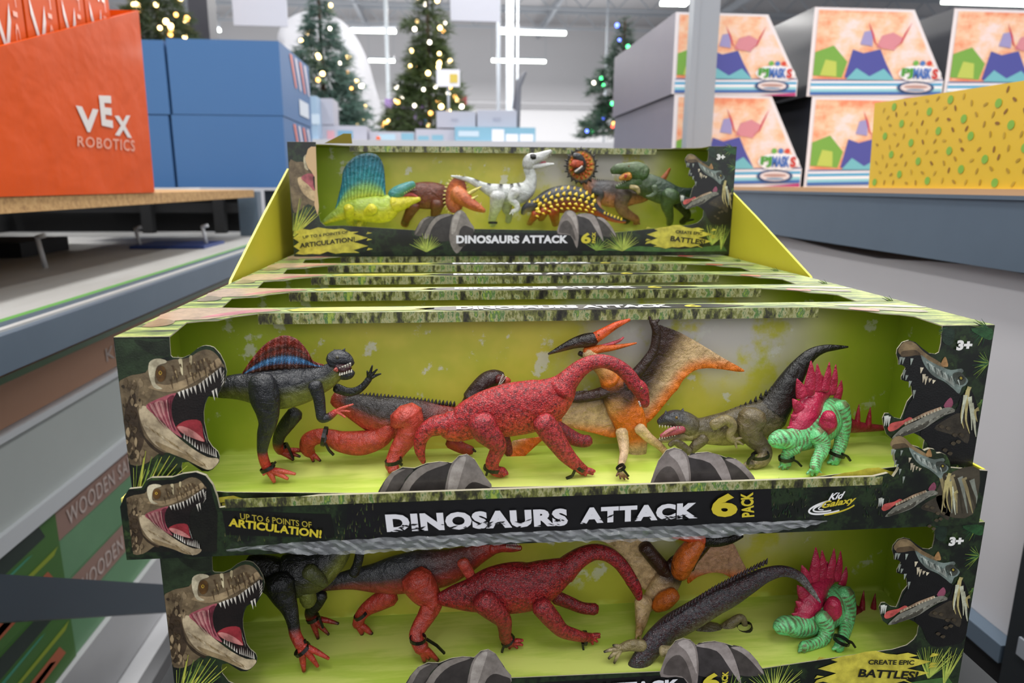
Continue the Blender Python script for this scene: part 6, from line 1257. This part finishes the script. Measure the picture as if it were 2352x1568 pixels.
block('pale_blue_carton', 'pale blue carton right of the blue stack', 'carton', 690, 220, 726, 327, 5.65, .4, mat('pale_blue_board', '9ab4cc', .5), G, ((704, 262, 734, 285, 'c8d8e6'),))
block('pale_blue_carton', 'narrow white carton beside the pale blue one', 'carton', 738, 226, 764, 286, 5.85, .3, M['white_carton'], G)
for lb, x0, y0, x1, y1, c in (('lilac gift box within the centre tree', 884, 228, 972, 246, '9c7fb8'), ('crimson gift box right in the centre tree', 1006, 220, 1072, 252, 'c0304a'), ('sky blue gift box low in the centre tree', 940, 260, 992, 328, '4a8ac0')):
    yg = 9.3+.32*('crimson' in lb)+.64*('blue' in lb); P, Q = onY(x0, y1, yg), onY(x1, y0, yg); b = MB(); b.box(P.x, Q.x, yg, yg+.28, ZP+.0005, Q.z); o = b.build('gift_box', [mat('gift_paper', c, .5)], None, tuple(P)); tag(o, lb, 'gift box', 'gift boxes by the trees')
def column(name, lb, x0, x1, y0, Y, m, z0=FLOOR):
    P, Q = onY(x0, y0, Y), onY(x1, y0, Y); b = MB(); b.box(P.x, Q.x, Y, Y+(Q.x-P.x), z0, 8.6); o = b.build(name, [m], None, ((P.x+Q.x)/2, Y, z0)); tag(o, lb, 'column')
M['white_steel'] = mat('white_painted_steel', 'b8c0c6', .5)
column('support_column', 'white steel column rising to the roof right of the centre tree', 1164, 1179, 100, 16, M['white_steel']); column('support_column', 'thin white post beside the white steel column', 1187, 1191, 100, 16, M['white_steel']); column('support_column', 'thin grey post left of the white steel column', 1141, 1149, 100, 18, M['steel_light']); column('support_column', 'slender white pole behind the bluish tree', 884, 892, 100, 20, M['white_steel']); column('support_column', 'dark pole far behind between trees and mauve box', 1392, 1396, 100, 22, M['steel_light'])
b = MB(); plate(b, Z(0, 0, 1), 6.3, [(1176, 250), (1186, 185), (1206, 162), (1210, 168), (1197, 200), (1194, 300), (1184, 300), (1182, 250)], lambda x, y: (.2, .2, .22), .05, 30, 1); o = b.build('leaning_panel', [mat('grey_panel', '6a6c74', .5)], None, tuple(onY(1190, 300, 6.3))); tag(o, 'narrow dark grey panel leaning behind the white cartons', 'panel')
b = MB(); P, Q = onY(438, 86, 7.6), onY(470, -60, 7.6); b.box(P.x, Q.x, 7.6, 7.9, FLOOR, Q.z); o = b.build('dark_cabinet', [mat('dark_grey_metal', '3a3a42', .5)], None, (P.x, 7.6, FLOOR)); tag(o, 'dark grey cabinet behind the cropped tree', 'cabinet')
b = MB(); b.ball(onY(869, 318, 5.75), .02, sc_=(1, 1, 1)); b.tube(onY(869, 318, 5.75), (onY(869, 327, 5.75).x, 5.75, ZP), .015); o = b.build('orange_plug', [mat('orange_plastic', 'e8602a', .5)], None, tuple(onY(869, 327, 5.75))); tag(o, 'small orange capped plug by the white cartons', 'plug')
